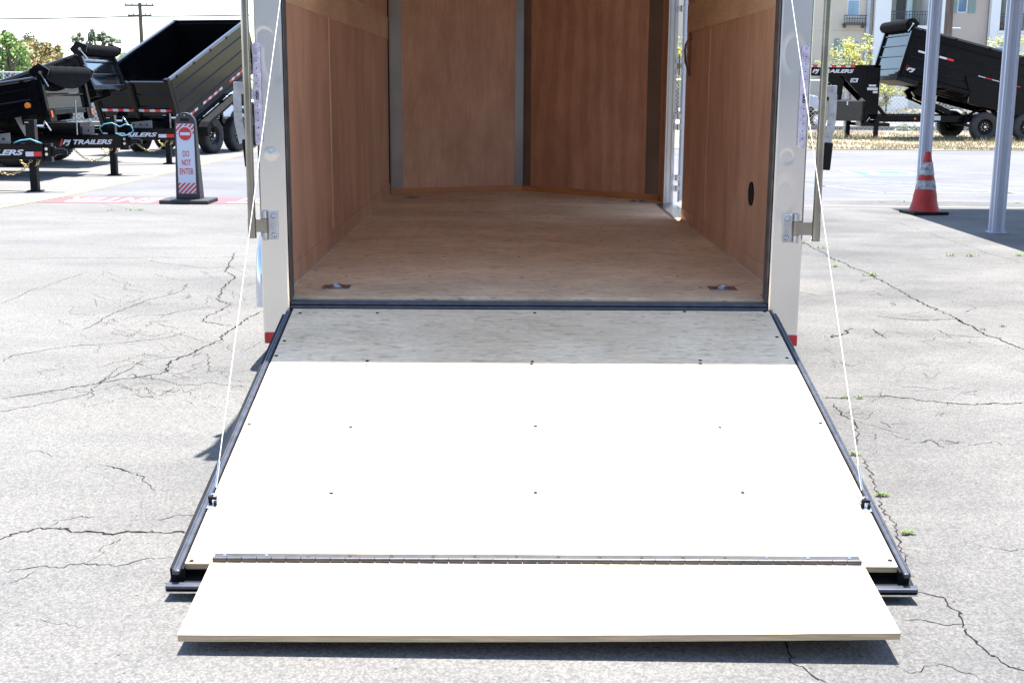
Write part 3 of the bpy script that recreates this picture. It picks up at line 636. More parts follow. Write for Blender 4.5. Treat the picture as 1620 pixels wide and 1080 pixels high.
for p in [(475, 495), (597, 495), (846, 495), (1083, 493), (1210, 493), (437, 537.5 + 25), (581, 571), (842, 572), (1108, 570), (1245, 566), (579, 578), (841, 576), (1108, 575), (394, 671), (555, 675), (847, 674), (1139, 676), (1298, 669), (524, 780), (847, 779), (1175, 779), (303, 887), (1408, 886), (450, 539), (1229, 533)]:
    w_ = onramp(*p); q = MB(); q.cyl(w_ + NR * .0008, w_ + NR * .0002, .0075, n=12); P(q, 'screw', SCREW, rm)
rk = random.Random(31)
for (px, py, w_, l_) in ((424, 981, .010, .020), (896 - 480, 985, .004, .006), (370, 690, .004, .008), (1205, 738, .008, .004), (730, 712, .004, .004), (860, 640, .006, .003), (1175, 855, .010, .003), (612, 820, .005, .004)):
    if py > 900: continue
    c0 = onramp(px, py); q = MB(); q.poly([c0 + Vector((w_ * rk.uniform(.7, 1.2) * cos(t * .785), 0, 0)) + DR * (l_ * rk.uniform(.7, 1.2) * sin(t * .785)) + NR * .0006 for t in range(8)]); P(q, 'knot', mat('knot_brown', (.30, .19, .11), .8, var=.2), rm)
# cable anchors on the ramp edge
for sx_, x0, cable in ((-1, RX0 + .010, 0), (1, RX1 - .010, 1)):
    s_ = (rp(0, 0).y - 3.775) / abs(DR.y)
    q = MB(); rbox(q, x0 - .015, x0 + .015, s_ - .02, s_ + .03, .001, .005); cl = P(q, 'cable_anchor', ZINC, rm)
    q = MB(); q.cyl(rp(x0 - .008, s_, .005), rp(x0 - .008, s_, .030), .006, n=10); q.cyl(rp(x0 + .009, s_ + .01, .005), rp(x0 + .009, s_ + .01, .018), .005, n=10)
    q.beam(rp(x0 - .013, s_, .026), rp(x0 + .013, s_, .022), .010, .008); P(q, 'bolt', BLKM, rm)
    q = MB(); q.tube([rp(x0 + .011 * cos(a), s_ - .028 + .016 * sin(a), .022 + .008 * sin(a)) for a in [2 * pi * k / 14 for k in range(15)]], .0022, 6); P(q, 'thimble', CHROME, rm)
    top = Vector((-.83 if sx_ < 0 else 1.03, 5.37, 2.45)); b0 = rp(x0, s_ - .05, .035)
    q = MB(); q.cyl(b0, top, .0015, n=8); P(q, 'lift_cable', CWHT)
    q = MB(); q.cyl(b0, b0.lerp(top, .03), .0035, n=8); P(q, 'cable_ferrule', CHROME, rm)
# piano hinge and flap
F0 = rp(0, LR - .035, .004)
hx0, hx1 = -.850, 1.030
m = MB(); m.prism([rp(hx0, LR - .046, .001), rp(hx0, LR - .016, .001), rp(hx0, LR - .016, .005), rp(hx0, LR - .046, .005)], (hx1 - hx0, 0, 0)); ph = P(m, 'piano_hinge', mat('hinge_steel', (.055, .055, .06), .42, .5, var=.2, scale=20), rm)
m = MB()
kn = 44
for k in range(kn):
    a = hx0 + (hx1 - hx0) * k / kn; b = hx0 + (hx1 - hx0) * (k + 1) / kn - .0015; m.cyl(rp(a, LR - .011, .0065), rp(b, LR - .010, .0075), .0078, n=12)
P(m, 'hinge_barrel', NT['hinge_steel'], rm)
for k in range(16):
    x = hx0 + .03 + (hx1 - hx0 - .06) * k / 15; w_ = rp(x, LR - .034, .0052); q = MB(); q.cyl(w_, w_ + NR * .0015, .0055, n=10); P(q, 'rivet', CHROME, rm)
fb0, fb1 = rp(-.855, LR - .006, .001), rp(1.035, LR - .006, .001)
fl0, fl1 = gp(281, 1003.5, .052), gp(1425, 1000.5, .080)
m = MB(); n_ = 40; TH = .0185; dn_ = Vector((0, -.003, -1)).normalized() * TH; prev = None
for k in range(n_ + 1):
    t = k / n_; a = fb0.lerp(fb1, t); b = fl0.lerp(fl1, t) + Vector((0, .0012 * mnoise.noise(Vector((k * .9, 0, 0))), 0))
    b.z -= .004 * sin(pi * t)
    cur = [m.v(a), m.v(b), m.v(b + dn_), m.v(a + dn_)]
    if prev:
        for i in range(4):
            m.mi = 1 if i == 1 else 0; m.f([prev[i], prev[(i + 1) % 4], cur[(i + 1) % 4], cur[i]])
    else: m.mi = 1; m.f(cur)
    prev = cur
m.mi = 1; m.f(prev[::-1]); P(m, 'ramp_flap', [PLY, PLYE])

# ---------------------------------------------------------------- dump trailers
def tape(parent, name, segs, p0, dx, up, nrm, seglen, h, gap=None, off=.004):
    q = MB(); p0, dx, up, nrm = Vector(p0), Vector(dx).normalized(), Vector(up).normalized(), Vector(nrm).normalized()
    for i, c in enumerate(segs):
        a = p0 + dx * seglen * i + nrm * off; q.mi = 0 if c == 'w' else 1
        q.prism([a, a + dx * seglen, a + dx * seglen + up * h, a + up * h], nrm * .001)
    return q.build(name, [TWHT, TRED], parent)
def chain(parent, pts, link=.045, r=.0055, name='safety_chain'):
    q = MB(); P_ = [Vector(p) for p in pts]; seg = []
    for a, b in zip(P_, P_[1:]):
        n = 8
        for i in range(n): seg.append(a.lerp(b, i / n))
    seg.append(P_[-1]); acc = [seg[0]]; 
    for p in seg[1:]:
        while (p - acc[-1]).length > link * .8: acc.append(acc[-1] + (p - acc[-1]).normalized() * link * .8)
    for i, (a, b) in enumerate(zip(acc, acc[1:])):
        d = (b - a).normalized(); s1 = d.cross(Vector((0, 1, .3))).normalized(); s2 = d.cross(s1)
        sd = s1 if i % 2 else s2; mid = (a + b) / 2; w = link * .33
        q.tube([mid + d * link * .5 * cos(t) + sd * w * sin(t) for t in [2 * pi * k / 8 for k in range(9)]], r, 4)
    return q.build(name, GOLD, parent)
def catenary(a, b, sag, n=10):
    a, b = Vector(a), Vector(b); return [a.lerp(b, i / n) - Vector((0, 0, sag * 4 * (i / n) * (1 - i / n))) for i in range(n + 1)]
def bed(root, xp, zp, tilt, L, hw, H, near, tarp=None, fwm=None, ribs=3, doors=False, fw_ribs=(.3, .55, .8), tapes=(), mark=None, fender=False, tail=True):
    M_ = Matrix.Translation((xp, 0, zp)) @ Matrix.Rotation(-tilt, 4, 'Y'); t = .05
    def B(): return MB(M_)
    B_ = lambda q, n, mt=BLK, par=None, **k: q.build(n, mt, par or root, **k)
    q = B(); q.box(0, L, -hw + t, hw - t, -.05, 0); q.box(.1, L - .1, -.45, -.35, -.17, -.052); q.box(.1, L - .1, .35, .45, -.17, -.052)
    for i in range(8): q.box(.2 + i * (L - .5) / 7, .26 + i * (L - .5) / 7, -hw + .06, hw - .06, -.13, -.053)
    B_(q, 'bed_floor', BLKM)
    for s in (-1, 1):
        q = B(); y0, y1 = sorted((s * hw, s * (hw - t)))
        q.box(0, L, y0, y1, -.06, H)
        sw = B_(q, 'side_wall')
        q = B(); q.box(-.01, L + .01, min(s * (hw + .03), s * (hw - t - .01)), max(s * (hw + .03), s * (hw - t - .01)), H, H + .06); B_(q, 'top_rail', RAILP, sw, bevel=.024, seg=4)
        q = B()
        for k in range(ribs):                       # long pressed folds in the sheet
            z = H * (k + .8) / (ribs + .6); q.prism([(0.05, s * hw, z), (.05, s * (hw + .018), z + .008), (.05, s * (hw + .018), z + .024), (.05, s * hw, z + .045)], (L - .1, 0, 0))
        q.prism([(0.0, s * hw, -.06), (0.0, s * (hw + .03), -.06), (0, s * (hw + .03), .03), (0, s * hw, .06)], (L, 0, 0))
        B_(q, 'side_fold', BLK, sw)
        q = B()
        for x in (.02, L - .09):
            q = B(); q.box(x, x + .07, min(s * hw, s * (hw + .035)), max(s * hw, s * (hw + .035)), -.1, H); B_(q, 'corner_post', BLK, sw)
        for k in range(5):
            x = .25 + k * (L - .5) / 4; q = B(); q.box(x, x + .05, min(s * (hw + .03), s * (hw + .05)), max(s * (hw + .03), s * (hw + .05)), H - .02, H + .03); B_(q, 'tarp_hook', BLK, sw)
        if fender:
            q = B(); pf = [(.45, -.34), (.50, -.16), (.62, -.10), (2.05, -.10), (2.2, -.17), (2.28, -.36), (2.02, -.36), (1.98, -.15), (.66, -.15), (.58, -.34)]
            q.prism([(x, s * (hw + .0), z) for x, z in pf], (0, s * .26, 0)); B_(q, 'fender', BLKM)
            q = B(); q.beam((.9, s * (hw + .10), -.2), (1.05, s * (hw + .02), -.52), .06, .04); B_(q, 'fender_brace', BLKM)
    # front wall
    q = B(); q.box(L - t, L, -hw + t, hw - t, -.06, H); fw = B_(q, 'front_wall', fwm or BLK)
    q = B()
    for s in (-1, 1): q.box(L + .0, L + .06, min(s * (hw + .02), s * (hw - .09)), max(s * (hw + .02), s * (hw - .09)), -.1, H + .06)
    q.box(L, L + .045, -hw + .09, hw - .09, H - .02, H + .06); q.box(L, L + .06, -hw + .09, hw - .09, -.1, -.02)
    B_(q, 'wall_frame', BLK, fw, bevel=.006)
    q = B()
    for z in fw_ribs: q.prism([(L, -hw + .09, H * z), (L + .03, -hw + .09, H * z + .015), (L + .03, -hw + .09, H * z + .035), (L, -hw + .09, H * z + .05)], (0, 2 * hw - .18, 0))
    B_(q, 'wall_rib', BLK, fw)
    if tail:
        q = B()
        if doors:
            for s in (-1, 1):
                dq = B(); y0, y1 = sorted((s * .03, s * (hw - .07))); dq.box(-.04, 0.0, y0, y1, -.08, H - .02); dr_ = B_(dq, 'tailgate_door')
                dq = B()
                for z in (.24, .47, .72): dq.prism([(-.04, y0, H * z), (-.065, y0, H * z + .012), (-.065, y0, H * z + .03), (-.04, y0, H * z + .05)], (0, y1 - y0, 0))
                dq.box(-.06, -.04, y0, y0 + .04, -.08, H - .02) ; dq.box(-.06, -.04, y1 - .04, y1, -.08, H - .02); dq.box(-.062, -.0, y0, y1, H - .018, H + .02)
                B_(dq, 'door_frame', BLK, dr_)
                tp = tape(dr_, 'reflective_tape', 'wrwrwr' if s > 0 else 'wrwrwr', (0, 0, 0), (0, -1, 0), (0, 0, 1), (-1, 0, 0), .125, .055)
                tp.data.transform(M_ @ Matrix.Translation((-.062, (y1 if s > 0 else y1) - .04, H * .40)))
            q.box(-.09, -.03, -.035, .035, -.16, H + .02)
            for s in (-1, 1): q.box(-.08, .02, min(s * (hw + .03), s * (hw - .07)), max(s * (hw + .03), s * (hw - .07)), -.3, H + .08)
            q.cyl((-.1, -.06, -.2), (-.1, -.06, H), .014, n=8)
            B_(q, 'tailgate_frame', BLK, bevel=.005)
        else:
            q.box(-.04, 0, -hw + .02, hw - .02, -.08, H); B_(q, 'tailgate', BLK)
    if tarp:
        q = B(); rr = tarp; n = 14
        q.lathe((L + .09, -hw + .02, H + .10), (0, 1, 0), [(rr * .3, 0), (rr * .9, 0)] + [(rr * (1 + .05 * sin(k * 2.3)), (2 * hw - .04) * k / n) for k in range(n + 1)] + [(rr * .9, 2 * hw - .04), (rr * .3, 2 * hw - .04)], 18)
        B_(q, 'tarp_roll', TARP)
        for s in (-1, 1):
            q = B(); q.prism([(L - .05, s * hw, H + .06), (L + .16, s * hw, H + .02), (L + .22, s * hw, H + .12), (L + .08, s * hw, H + .24), (L - .08, s * hw, H + .16)], (0, s * .03, 0)); B_(q, 'tarp_bracket', BLK)
        q = B(); q.cyl((L + .09, near * (hw + .01), H + .1), (L + .09, near * (hw + .07), H + .1), .025, n=8); q.beam((L + .09, near * (hw + .06), H + .1), (L + .16, near * (hw + .06), H - .12), .012, .02); B_(q, 'tarp_crank', CHROME)
    for (x, z, segs, sl) in tapes:
        tp = tape(root, 'reflective_tape', segs, (x, near * (hw + .004), z), (-1 if near > 0 else 1, 0, 0), (0, 0, 1), (0, near, 0), sl, .05); tp.data.transform(M_)
    for (x, z, mt) in (mark or ()):
        q = B(); q.lathe((x, near * (hw + .0), z), (0, near, 0), [(.05, 0), (.048, .012), (.03, .02), (0, .022)], 16); B_(q, 'marker_light', mt)
    return M_
def chassis(root, x0, x1, hw, z, wheels, wr, ww, wy, near=-1):
    q = MB(); 
    for s in (-1, 1): q.box(x0, x1, s * hw - .04, s * hw + .04, z - .09, z + .09)
    k = x0 + .2
    while k < x1: q.box(k, k + .05, -hw + .04, hw - .04, z - .05, z + .05); k += .6
    q.build('chassis', BLK, root, bevel=.006)
    for x in wheels:
        q = MB(); q.cyl((x, -wy, wr), (x, wy, wr), .045, n=10); q.build('axle', BLKM, root)
        for s in (-1, 1): wheel(root, None, (x, s * wy, wr), (0, s, 0), wr, ww, wr * .55)
def jack(root, x, y, ztop, zb, w=.11, foot=.09):
    q = MB(); q.box(x - w / 2, x + w / 2, y - w / 2, y + w / 2, zb, ztop); j = q.build('jack', BLK, root, bevel=.006)
    q = MB(); q.box(x - w * .4, x + w * .4, y - w * .4, y + w * .4, .015, zb); q.box(x - foot, x + foot, y - foot, y + foot, .004, .02); q.build('jack_leg', BLKM, j)
    q = MB(); q.box(x - w / 2 - .004, x - w / 2 + .05, y - w / 2 - .0015, y - w / 2, ztop - .04, ztop - .03); q.build('jack_plate', TWHT, j)
    q = MB(); q.cyl((x + w / 2, y, ztop - .08), (x + w / 2 + .1, y, ztop - .08), .014, n=8); q.tube([(x + w / 2 + .1, y, ztop - .08), (x + w / 2 + .12, y, ztop - .02), (x + w / 2 + .2, y, ztop - .14)], .01, 6); q.build('jack_crank', CHROME, j)
    return j
def tongue(root, text, txspan, tp=None, slash=None):
    """A-frame draw bar, +x forward, the jack stands at x = 0"""
    z0, z1 = .43, .63
    for s in (-1, 1):
        q = MB(); q.beam((.16, s * .05, .53), (-1.9, s * .56, .53), .055, .2); tg = q.build('tongue_rail', BLK, root, bevel=.005)
        q = MB(); q.beam((.16, s * .05, .634), (-1.9, s * .56, .634), .07, .008); q.build('rail_cap', BLK, tg)
        if s < 0: near_rail = tg
    d = Vector((2.06, .51, 0)).normalized(); nn = Vector((d.y, -d.x, 0)); base = Vector((.16, -.05, .53)) + nn * .029
    def onrail(x, z): t = (x - base.x) / d.x; q = base + d * t; return Vector((q.x, q.y, z))
    a, b = txspan
    lettering(text, onrail(a, .47), d, (0, 0, 1), .095, (b - a) / d.x, 'lettering', TWHT, near_rail, bold=.035, shear=.3, space=.95)
    if slash is not None:
        q = MB(); p = onrail(slash, .465) + nn * .003; q.prism([p, p + d * .035, p + d * .06 + Vector((0, 0, .11)), p + d * .045 + Vector((0, 0, .11))], nn * .001); q.build('red_slash', TRED, near_rail)
    if tp: tape(near_rail, 'reflective_tape', 'wr', onrail(tp[0], .475), d, (0, 0, 1), nn, (tp[1] - tp[0]) / 2, .06, off=.002)
    q = MB(); q.box(.12, .26, -.05, .05, .40, .64); q.box(.22, .30, -.03, .03, .47, .60); q.cyl((.30, 0, .53), (.42, 0, .545), .05, .038, n=12); q.lathe((.42, 0, .52), (0, 0, 1), [(.035, -.03), (.045, 0), (.035, .04), (0, .05)], 12)
    q.build('coupler', BLK, root, bevel=.004)
    q = MB()
    for z in (.50, .57): q.cyl((.2, -.05, z), (.2, -.062, z), .022, n=6)
    q.build('coupler_bolt', CHROME, root)
    q = MB()
    q.prism([(-.25, -.10, .64), (-.62, -.17, .64), (-.60, -.17, .74), (-.25, -.10, .78)], (0, .012, 0)); pl = q.build('bracket_plate', mat('grey_steel', (.16, .16, .16), .4, .5, var=.2), root)
    q = MB()
    for k in range(3): q.cyl((-.33 - k * .11, -.125 - k * .02, .70), (-.33 - k * .11, -.132 - k * .02, .70), .016, n=8)
    q.build('plate_hole', VOID, pl)
    chain(root, catenary((-.55, -.24, .44), (.02, -.09, .44), .20)); chain(root, catenary((-.2, .02, .44), (.12, -.06, .44), .12))
GRP = 'black dump trailers parked side by side'
# nearest: only its draw bar is in the picture
t1 = empty('dump_trailer', (-6.33, 17.0, 0), 'nearest black dump trailer, only its tongue, jack and chains showing at left edge', 'trailer', 0, GRP)
tongue(t1, 'PJ TRAILERS', (-.90, -.07), (-.05, .15)); jack(t1, 0, 0, .95, .42, .12)
chassis(t1, -5.6, -1.7, .56, .53, (-4.4, -3.5), .37, .22, 1.0); bed(t1, -5.4, .66, radians(5), 4.2, 1.0, .6, -1)
q = MB(); q.tube([(-.2, -.12, .645), (-.12, -.1, .68), (0.02, -.12, .70), (.1, -.08, .66), (.16, -.1, .645)], .010, 8); q.build('hose', CYAN, t1)
# second: grey front wall with a slack mesh tarp
t2 = empty('dump_trailer', (-6.22, 20.1, 0), 'black dump trailer with slightly raised bed, slack tarp roll, blue hose round its jack', 'trailer', 0, GRP)
tongue(t2, 'PJ TRAILERS', (-.69, .03), None, -.74); jack(t2, 0, 0, .93, .42, .12)
chassis(t2, -5.0, -1.5, .56, .56, (-4.0, -3.1), .37, .22, 1.0)
M2 = bed(t2, -4.84, .39, radians(9), 4.2, 1.0, .42, -1, tarp=.10, fwm=BLK2, ribs=2, fw_ribs=(.42,), mark=[(3.98, .08, AMB), (3.3, -.0, RED)])
for s in (-1, 1):
    q = MB(M2); q.box(4.2, 4.27, min(s * .72, s * 1.0), max(s * .72, s * 1.0), -.20, -.02); q.build('lower_bracket', BLK, t2)
    q = MB(M2); q.box(4.272, 4.285, s * .92 - .025, s * .92 + .025, -.14, -.04); q.build('marker_light', mat('orange_lens', (.75, .14, .03), .3), t2)
q = MB(M2); n_ = 12                                       # tarp belly hanging from the roll
for k in range(n_):
    y0, y1 = -1 + 2 * k / n_, -1 + 2 * (k + 1) / n_; s0, s1 = [.10 + .15 * (1 - y * y) for y in (y0, y1)]
    q.f([q.v((4.385, y0, .52)), q.v((4.385, y1, .52)), q.v((4.34, y1, .52 - s1)), q.v((4.34, y0, .52 - s0))], True)
q.build('tarp_belly', TARP, t2)
q = MB(); q.box(-.92, -.42, -.25, .25, .64, .82); q.build('pump_box', BLK, t2, bevel=.006); q = MB(); q.box(-.94, -.40, -.27, .27, .82, .835); q.build('box_lid', mat('grey_lid', (.2, .2, .2), .35, .3, var=.1), t2)
q = MB(); q.tube([(-.12, -.1, .66), (-.16, -.12, .74), (-.08, -.14, .80), (.04, -.12, .82), (.16, -.12, .76), (.24, -.1, .80), (.33, -.1, .78), (.36, -.1, .70), (.30, -.1, .64), (.18, -.1, .62), (.08, -.1, .66)], .009, 8); q.build('hose', CYAN, t2)
q = MB(); q.prism([(-1.35, -.5, .95), (-1.05, -.35, 1.0), (-1.0, -.35, .9), (-1.2, -.45, .62)], (0, .01, 0)); q.build('hoist_plate', mat('pale_grey_plate', (.35, .36, .38), .3, .4), t2)  # hoist plate in one even pale grey, partly metallic
q = MB(); q.beam((-1.0, -.3, .62), (-2.4, -.3, .95), .08, .12); q.beam((-1.9, -.3, .6), (-1.1, -.3, 1.15), .08, .1); q.cyl((-1.5, 0, .6), (-1.1, 0, 1.1), .06); q.build('hoist', BLKM, t2)
q = MB(); q.cyl((-.45, -.3, .64), (-.45, -.3, 1.16), .012, n=8); q.build('prop_rod', ZINC, t2)
# third: bed raised higher
t3 = empty('dump_trailer', (-6.12, 23.0, 0), 'black dump trailer with steeply raised bed, rolled mesh tarp on its sky-reflecting front wall', 'trailer', 0, GRP)
tongue(t3, 'PJ TRAILERS', (-1.08, -.15), (-.13, .14)); jack(t3, 0, 0, .90, .42, .11)
chassis(t3, -4.8, -1.3, .56, .56, (-3.3, -2.4), .37, .22, 1.0)
bed(t3, -3.93, .40, radians(19), 3.05, .95, .50, -1, tarp=.095, fwm=BLK2, ribs=2, fw_ribs=(.3, .78), tapes=[(2.15, .30, 'wr', .17)])
q = MB(); q.beam((-2.6, -.2, .6), (-1.9, -.2, .85), .09, .1); q.cyl((-2.5, 0, .6), (-2.0, 0, .95), .06); q.build('hoist', BLKM, t3)
# fourth: stands the other way, tailgate towards us
AZ = radians(18); RZ = pi / 2 - AZ
t4 = empty('dump_trailer', (-7.47, 25.42, 0), 'black dump trailer with high raised bed, its taped tailgate doors facing the viewer', 'trailer', RZ, GRP)
chassis(t4, -.1, 3.9, .55, .60, (1.50, 2.50), .365, .23, .86)
M4 = bed(t4, .38, .52, radians(22.5), 3.3, .89, 1.0, -1, ribs=3, doors=True, fender=True, tapes=[(.12, .12, 'wrwrw', .12), (.85, .12, 'rwrwrwr', .12) if 0 else (.95, .12, 'wrwrwrw', .12), (2.1, .12, 'rwrwrw', .12)])
q = MB(); q.beam((1.9, 0, .6), (2.7, 0, 1.55), .12, .12); q.cyl((1.2, 0, .6), (2.5, 0, 1.3), .07); q.build('hoist', BLKM, t4)
q = MB(); q.box(1.98, 2.04, -.86, -.80, .66, 1.12); q.build('stake_post', BLK, t4)
q = MB(); q.beam((3.9, -.55, .58), (5.0, 0, .58), .07, .18); q.beam((3.9, .55, .58), (5.0, 0, .58), .07, .18); q.build('tongue_rail', BLK, t4)
jack(t4, 4.8, 0, 1.0, .5)

# gooseneck dump trailer on the right, heading left
t5 = empty('gooseneck_dump_trailer', (9.8, 36.1, 0), 'long black gooseneck dump trailer with raised high-sided bed on the dry verge', 'trailer', pi, None)
q = MB(); q.box(-.1, 1.55, -.42, .42, 1.72, 2.02); q.box(-.46, -.1, -.42, .42, .42, 2.02)
gn = q.build('gooseneck', BLK, t5, bevel=.01)
for s in (-1, 1):
    q = MB(); q.prism([(-.1, s * .42, 1.03), (-.1, s * .42, 1.73), (.62, s * .42, 1.73)], (0, -s * .02, 0)); q.build('gusset', BLK, gn)
    q = MB(); q.prism([(-.46, s * .42, 2.02), (-.1, s * .42, 2.02), (-.46, s * .42, 1.93)], (0, -s * .02, 0)); q.build('neck_cheek', BLK, gn)
q = MB(); q.box(.55, .85, -.2, .2, 1.0, 1.72); q.prism([(.5, -.3, 1.72), (1.2, -.3, 1.72), (.85, -.3, 1.5), (.85, -.3, 1.05), (.55, -.3, 1.05)], (0, .6, 0)); q.build('coupler_post', BLK, t5)
tape(gn, 'reflective_tape', 'rwrwrwrwrw', (-.10 + .35, .42, 1.955), (1, 0, 0), (0, 0, 1), (0, 1, 0), .13, .05)
lettering('PJ TRAILERS', (1.43, .42, 1.775), (-1, 0, 0), (0, 0, 1), .125, 1.15, 'lettering', TWHT, gn, bold=.035, shear=.3, space=.95)
q = MB(); q.prism([(1.51, .423, 1.77), (1.47, .423, 1.77), (1.44, .423, 1.9), (1.47, .423, 1.9)], (0, .001, 0)); q.build('red_slash', TRED, gn)
q = MB(); q.prism([(.37, .423, 1.55), (.17, .423, 1.55), (.14, .423, 1.66), (.34, .423, 1.66)], (0, .001, 0)); q.build('badge', TWHT, gn)
lettering('DM', (.335, .425, 1.565), (-1, 0, 0), (0, 0, 1), .075, .14, 'badge_lettering', BLKM, gn, bold=.03, shear=.3)
q = MB()
for a, b, c, d in ((-.36, -.16, 1.44, 1.49), (-.41, -.12, 1.34, 1.41), (-.41, -.28, 1.26, 1.32)): q.box(a, b, .42, .424, c, d)
q.build('warning_stickers', TWHT, gn)
q = MB(); q.box(.0, .86, -.40, .46, .50, 1.03); tb = q.build('toolbox', mat('diamond_plate_black', (.045, .043, .04), .3, .3, var=.2, scale=4, bump=.2, bscale=60), t5, bevel=.01)
q = MB(); q.prism([(-.02, -.42, 1.032), (.88, -.42, 1.032), (.45, -.42, 1.10)], (0, .9, 0)); q.build('lid', mat('grey_lid', (.2, .2, .2), .35, .3), tb)
q = MB(); q.box(.40, .44, .46, .475, .93, 1.06); q.build('latch', CHROME, tb)
q = MB(); q.box(.70, .82, .42, .43, 1.13, 1.2); q.build('sticker', TWHT, t5)
jack(t5, -.38, .58, .62, .36, .14, .1); jack(t5, .12, -.5, .62, .36, .14, .1)
chassis(t5, -5.6, -.3, .85, .58, (-3.1, -4.25), .385, .26, 1.32)
q = MB(); q.box(-.75, .05, -.55, .62, .36, .45); q.beam((-.46, .3, .9), (-.8, .3, .5), .08, .1); q.build('neck_foot', BLK, t5)
q = MB(); q.lathe((-1.35, .9, .58), (0, 1, 0), [(.035, 0), (.03, .015), (0, .018)], 10); q.build('marker_light', mat('orange_lens', (.75, .14, .03), .3), t5)
q = MB(); q.box(-2.05, -1.86, .892, .895, .54, .66); q.build('sticker', TWHT, t5)
M5 = bed(t5, -4.92, .73, radians(14.2), 4.30, 1.28, 1.22, 1, tarp=.15, ribs=4, fw_ribs=(.1, .38, .62, .85), tapes=[(4.02, .66, 'wrrwr', .2), (2.25, .46, 'wrwrwr', .2), (.9, .66, 'wrwr', .2)])
lt_ = lettering('PJ', (0, 0, 0), (-1, 0, 0), (0, 0, 1), .13, .24, 'lettering', TWHT, t5, bold=.04, shear=.3); lt_.data.transform(M5 @ Matrix.Translation((4.18, 1.288, .10)))
q = MB(M5); q.prism([(4.27, 1.288, .08), (4.22, 1.288, .08), (4.16, 1.288, .26), (4.2, 1.288, .26)], (0, .001, 0)); q.build('red_slash', TRED, t5)
for s in (-1, 1): q = MB(M5); q.prism([(2.6, s * 1.28, .38), (2.35, s * 1.28, .0), (2.3, s * 1.28, -.28), (.5, s * 1.28, -.28), (.5, s * 1.28, .1), (.9, s * 1.28, .38)], (0, s * .06, 0)); q.build('side_box', BLK, t5, bevel=.01)
q = MB(M5); q.box(3.75, 4.37, -1.2, 1.3, -.19, -.065); q.build('bed_nose', BLKM, t5, bevel=.006)
q = MB(); q.beam((-1.45, .35, 1.18), (-2.75, .35, .62), .14, .13); q.beam((-1.45, .35, 1.18), (-1.95, .35, 1.52), .14, .3); q.beam((-1.45, -.35, 1.18), (-2.75, -.35, .62), .14, .13); q.beam((-1.45, -.35, 1.18), (-1.95, -.35, 1.52), .14, .3); q.beam((-1.6, 0, 1.2), (-2.9, 0, 1.45), .3, .12); q.build('scissor_hoist', BLK, t5, bevel=.01)
for x in (-3.1, -4.25):
    pts = [(x + .46 * cos(a), .385 + .46 * sin(a)) for a in [radians(10 + k * 20) for k in range(9)]]
    for s in (-1, 1):
        q = MB()
        for a, b in zip(pts, pts[1:]): q.beam((a[0], s * 1.12, a[1]), (b[0], s * 1.12, b[1]), .30, .012, up=(0, 0, 1) if abs(a[0] - b[0]) > .05 else (1, 0, 0))
        q.build('wheel_arch', BLK, t5)

# ---------------------------------------------------------------- the do-not-enter stand
sg = empty('warning_stand', (-3.92, 15.55, 0), 'black plastic sign panel reading DO NOT ENTER on its square rubber base', 'sign', radians(-3))
q = MB(); q.prism([(-.30, -.23, .0), (.30, -.23, .0), (.30, .23, .0), (-.30, .23, .0)], (0, 0, .05)); q.build('base', mat('stand_rubber', (.02, .02, .021), .6, var=.3, bump=.2), sg, bevel=.012)
STB = mat('stand_black', (.028, .028, .03), .42, var=.2)
hh, wb, wt = 1.09, .15, .125
prof = [(-wb, .05), (wb, .05)] + [(wt * cos(a), hh - wt + wt * sin(a)) for a in [pi * k / 12 for k in range(13)]]
q = MB(); a_ = [q.v((x, -.03 + .0 * z, z)) for x, z in prof]; b_ = [q.v((x * (1.0 if z > .9 else 1.0), .03 + .13 * (1 - z / hh) , z)) for x, z in prof]
q.f(a_[::-1]); q.f(b_)
for i in range(len(prof)): q.f([a_[i], a_[(i + 1) % len(prof)], b_[(i + 1) % len(prof)], b_[i]])
pnl = q.build('panel', STB, sg, bevel=.008)
q = MB(); q.box(-.055, .055, -.0345, -.0305, .985, 1.02); q.build('handle_slot', VOID, pnl)
q = MB(); q.cyl((0, -.033, 1.055), (0, -.0315, 1.055), .006, n=8); q.build('hole', WHT, pnl)
fw_ = .108
SW = mat('sign_white', (.50, .54, .64), .4, var=.02); SR = mat('sign_red', (.50, .025, .035), .4, var=.05)
q = MB(); q.box(-fw_, fw_, -.0315 - .002, -.0315, .115, .955); fc = q.build('sign_face', SW, pnl)
def hatch(z0, z1, cutc=None):
    q = MB(); st = .058
    k = -6
    while k < 12:
        x = -fw_ + k * st; pts = []
        # diagonal stripe clipped to the face
        poly = [(x, z0), (x + st * .5, z0), (x + st * .5 + (z1 - z0), z1), (x + (z1 - z0), z1)]
        def clip(P_, f):
            o_ = []
            for i in range(len(P_)):
                a, b = P_[i], P_[(i + 1) % len(P_)]; fa, fb = f(a), f(b)
                if fa >= 0: o_.append(a)
                if fa * fb < 0: t = fa / (fa - fb); o_.append((a[0] + (b[0] - a[0]) * t, a[1] + (b[1] - a[1]) * t))
            return o_
        poly = clip(poly, lambda p: p[0] + fw_)
        if poly: poly = clip(poly, lambda p: fw_ - p[0])
        if poly and len(poly) > 2: q.prism([(p[0], -.0340, p[1]) for p in poly], (0, -.0008, 0))
        k += 1
    q.build('stripes', SR, fc)
hatch(.118, .245); hatch(.83, .952)
q = MB(); q.cyl((0, -.0348, .835), (0, -.0355, .835), .092, n=32); q.build('white_disc', SW, fc)
q = MB(); q.cyl((0, -.0356, .835), (0, -.0364, .835), .080, n=32); q.build('red_disc', SR, fc)
q = MB(); q.box(-.062, .062, -.0374, -.0366, .817, .853); q.build('white_bar', SW, fc)
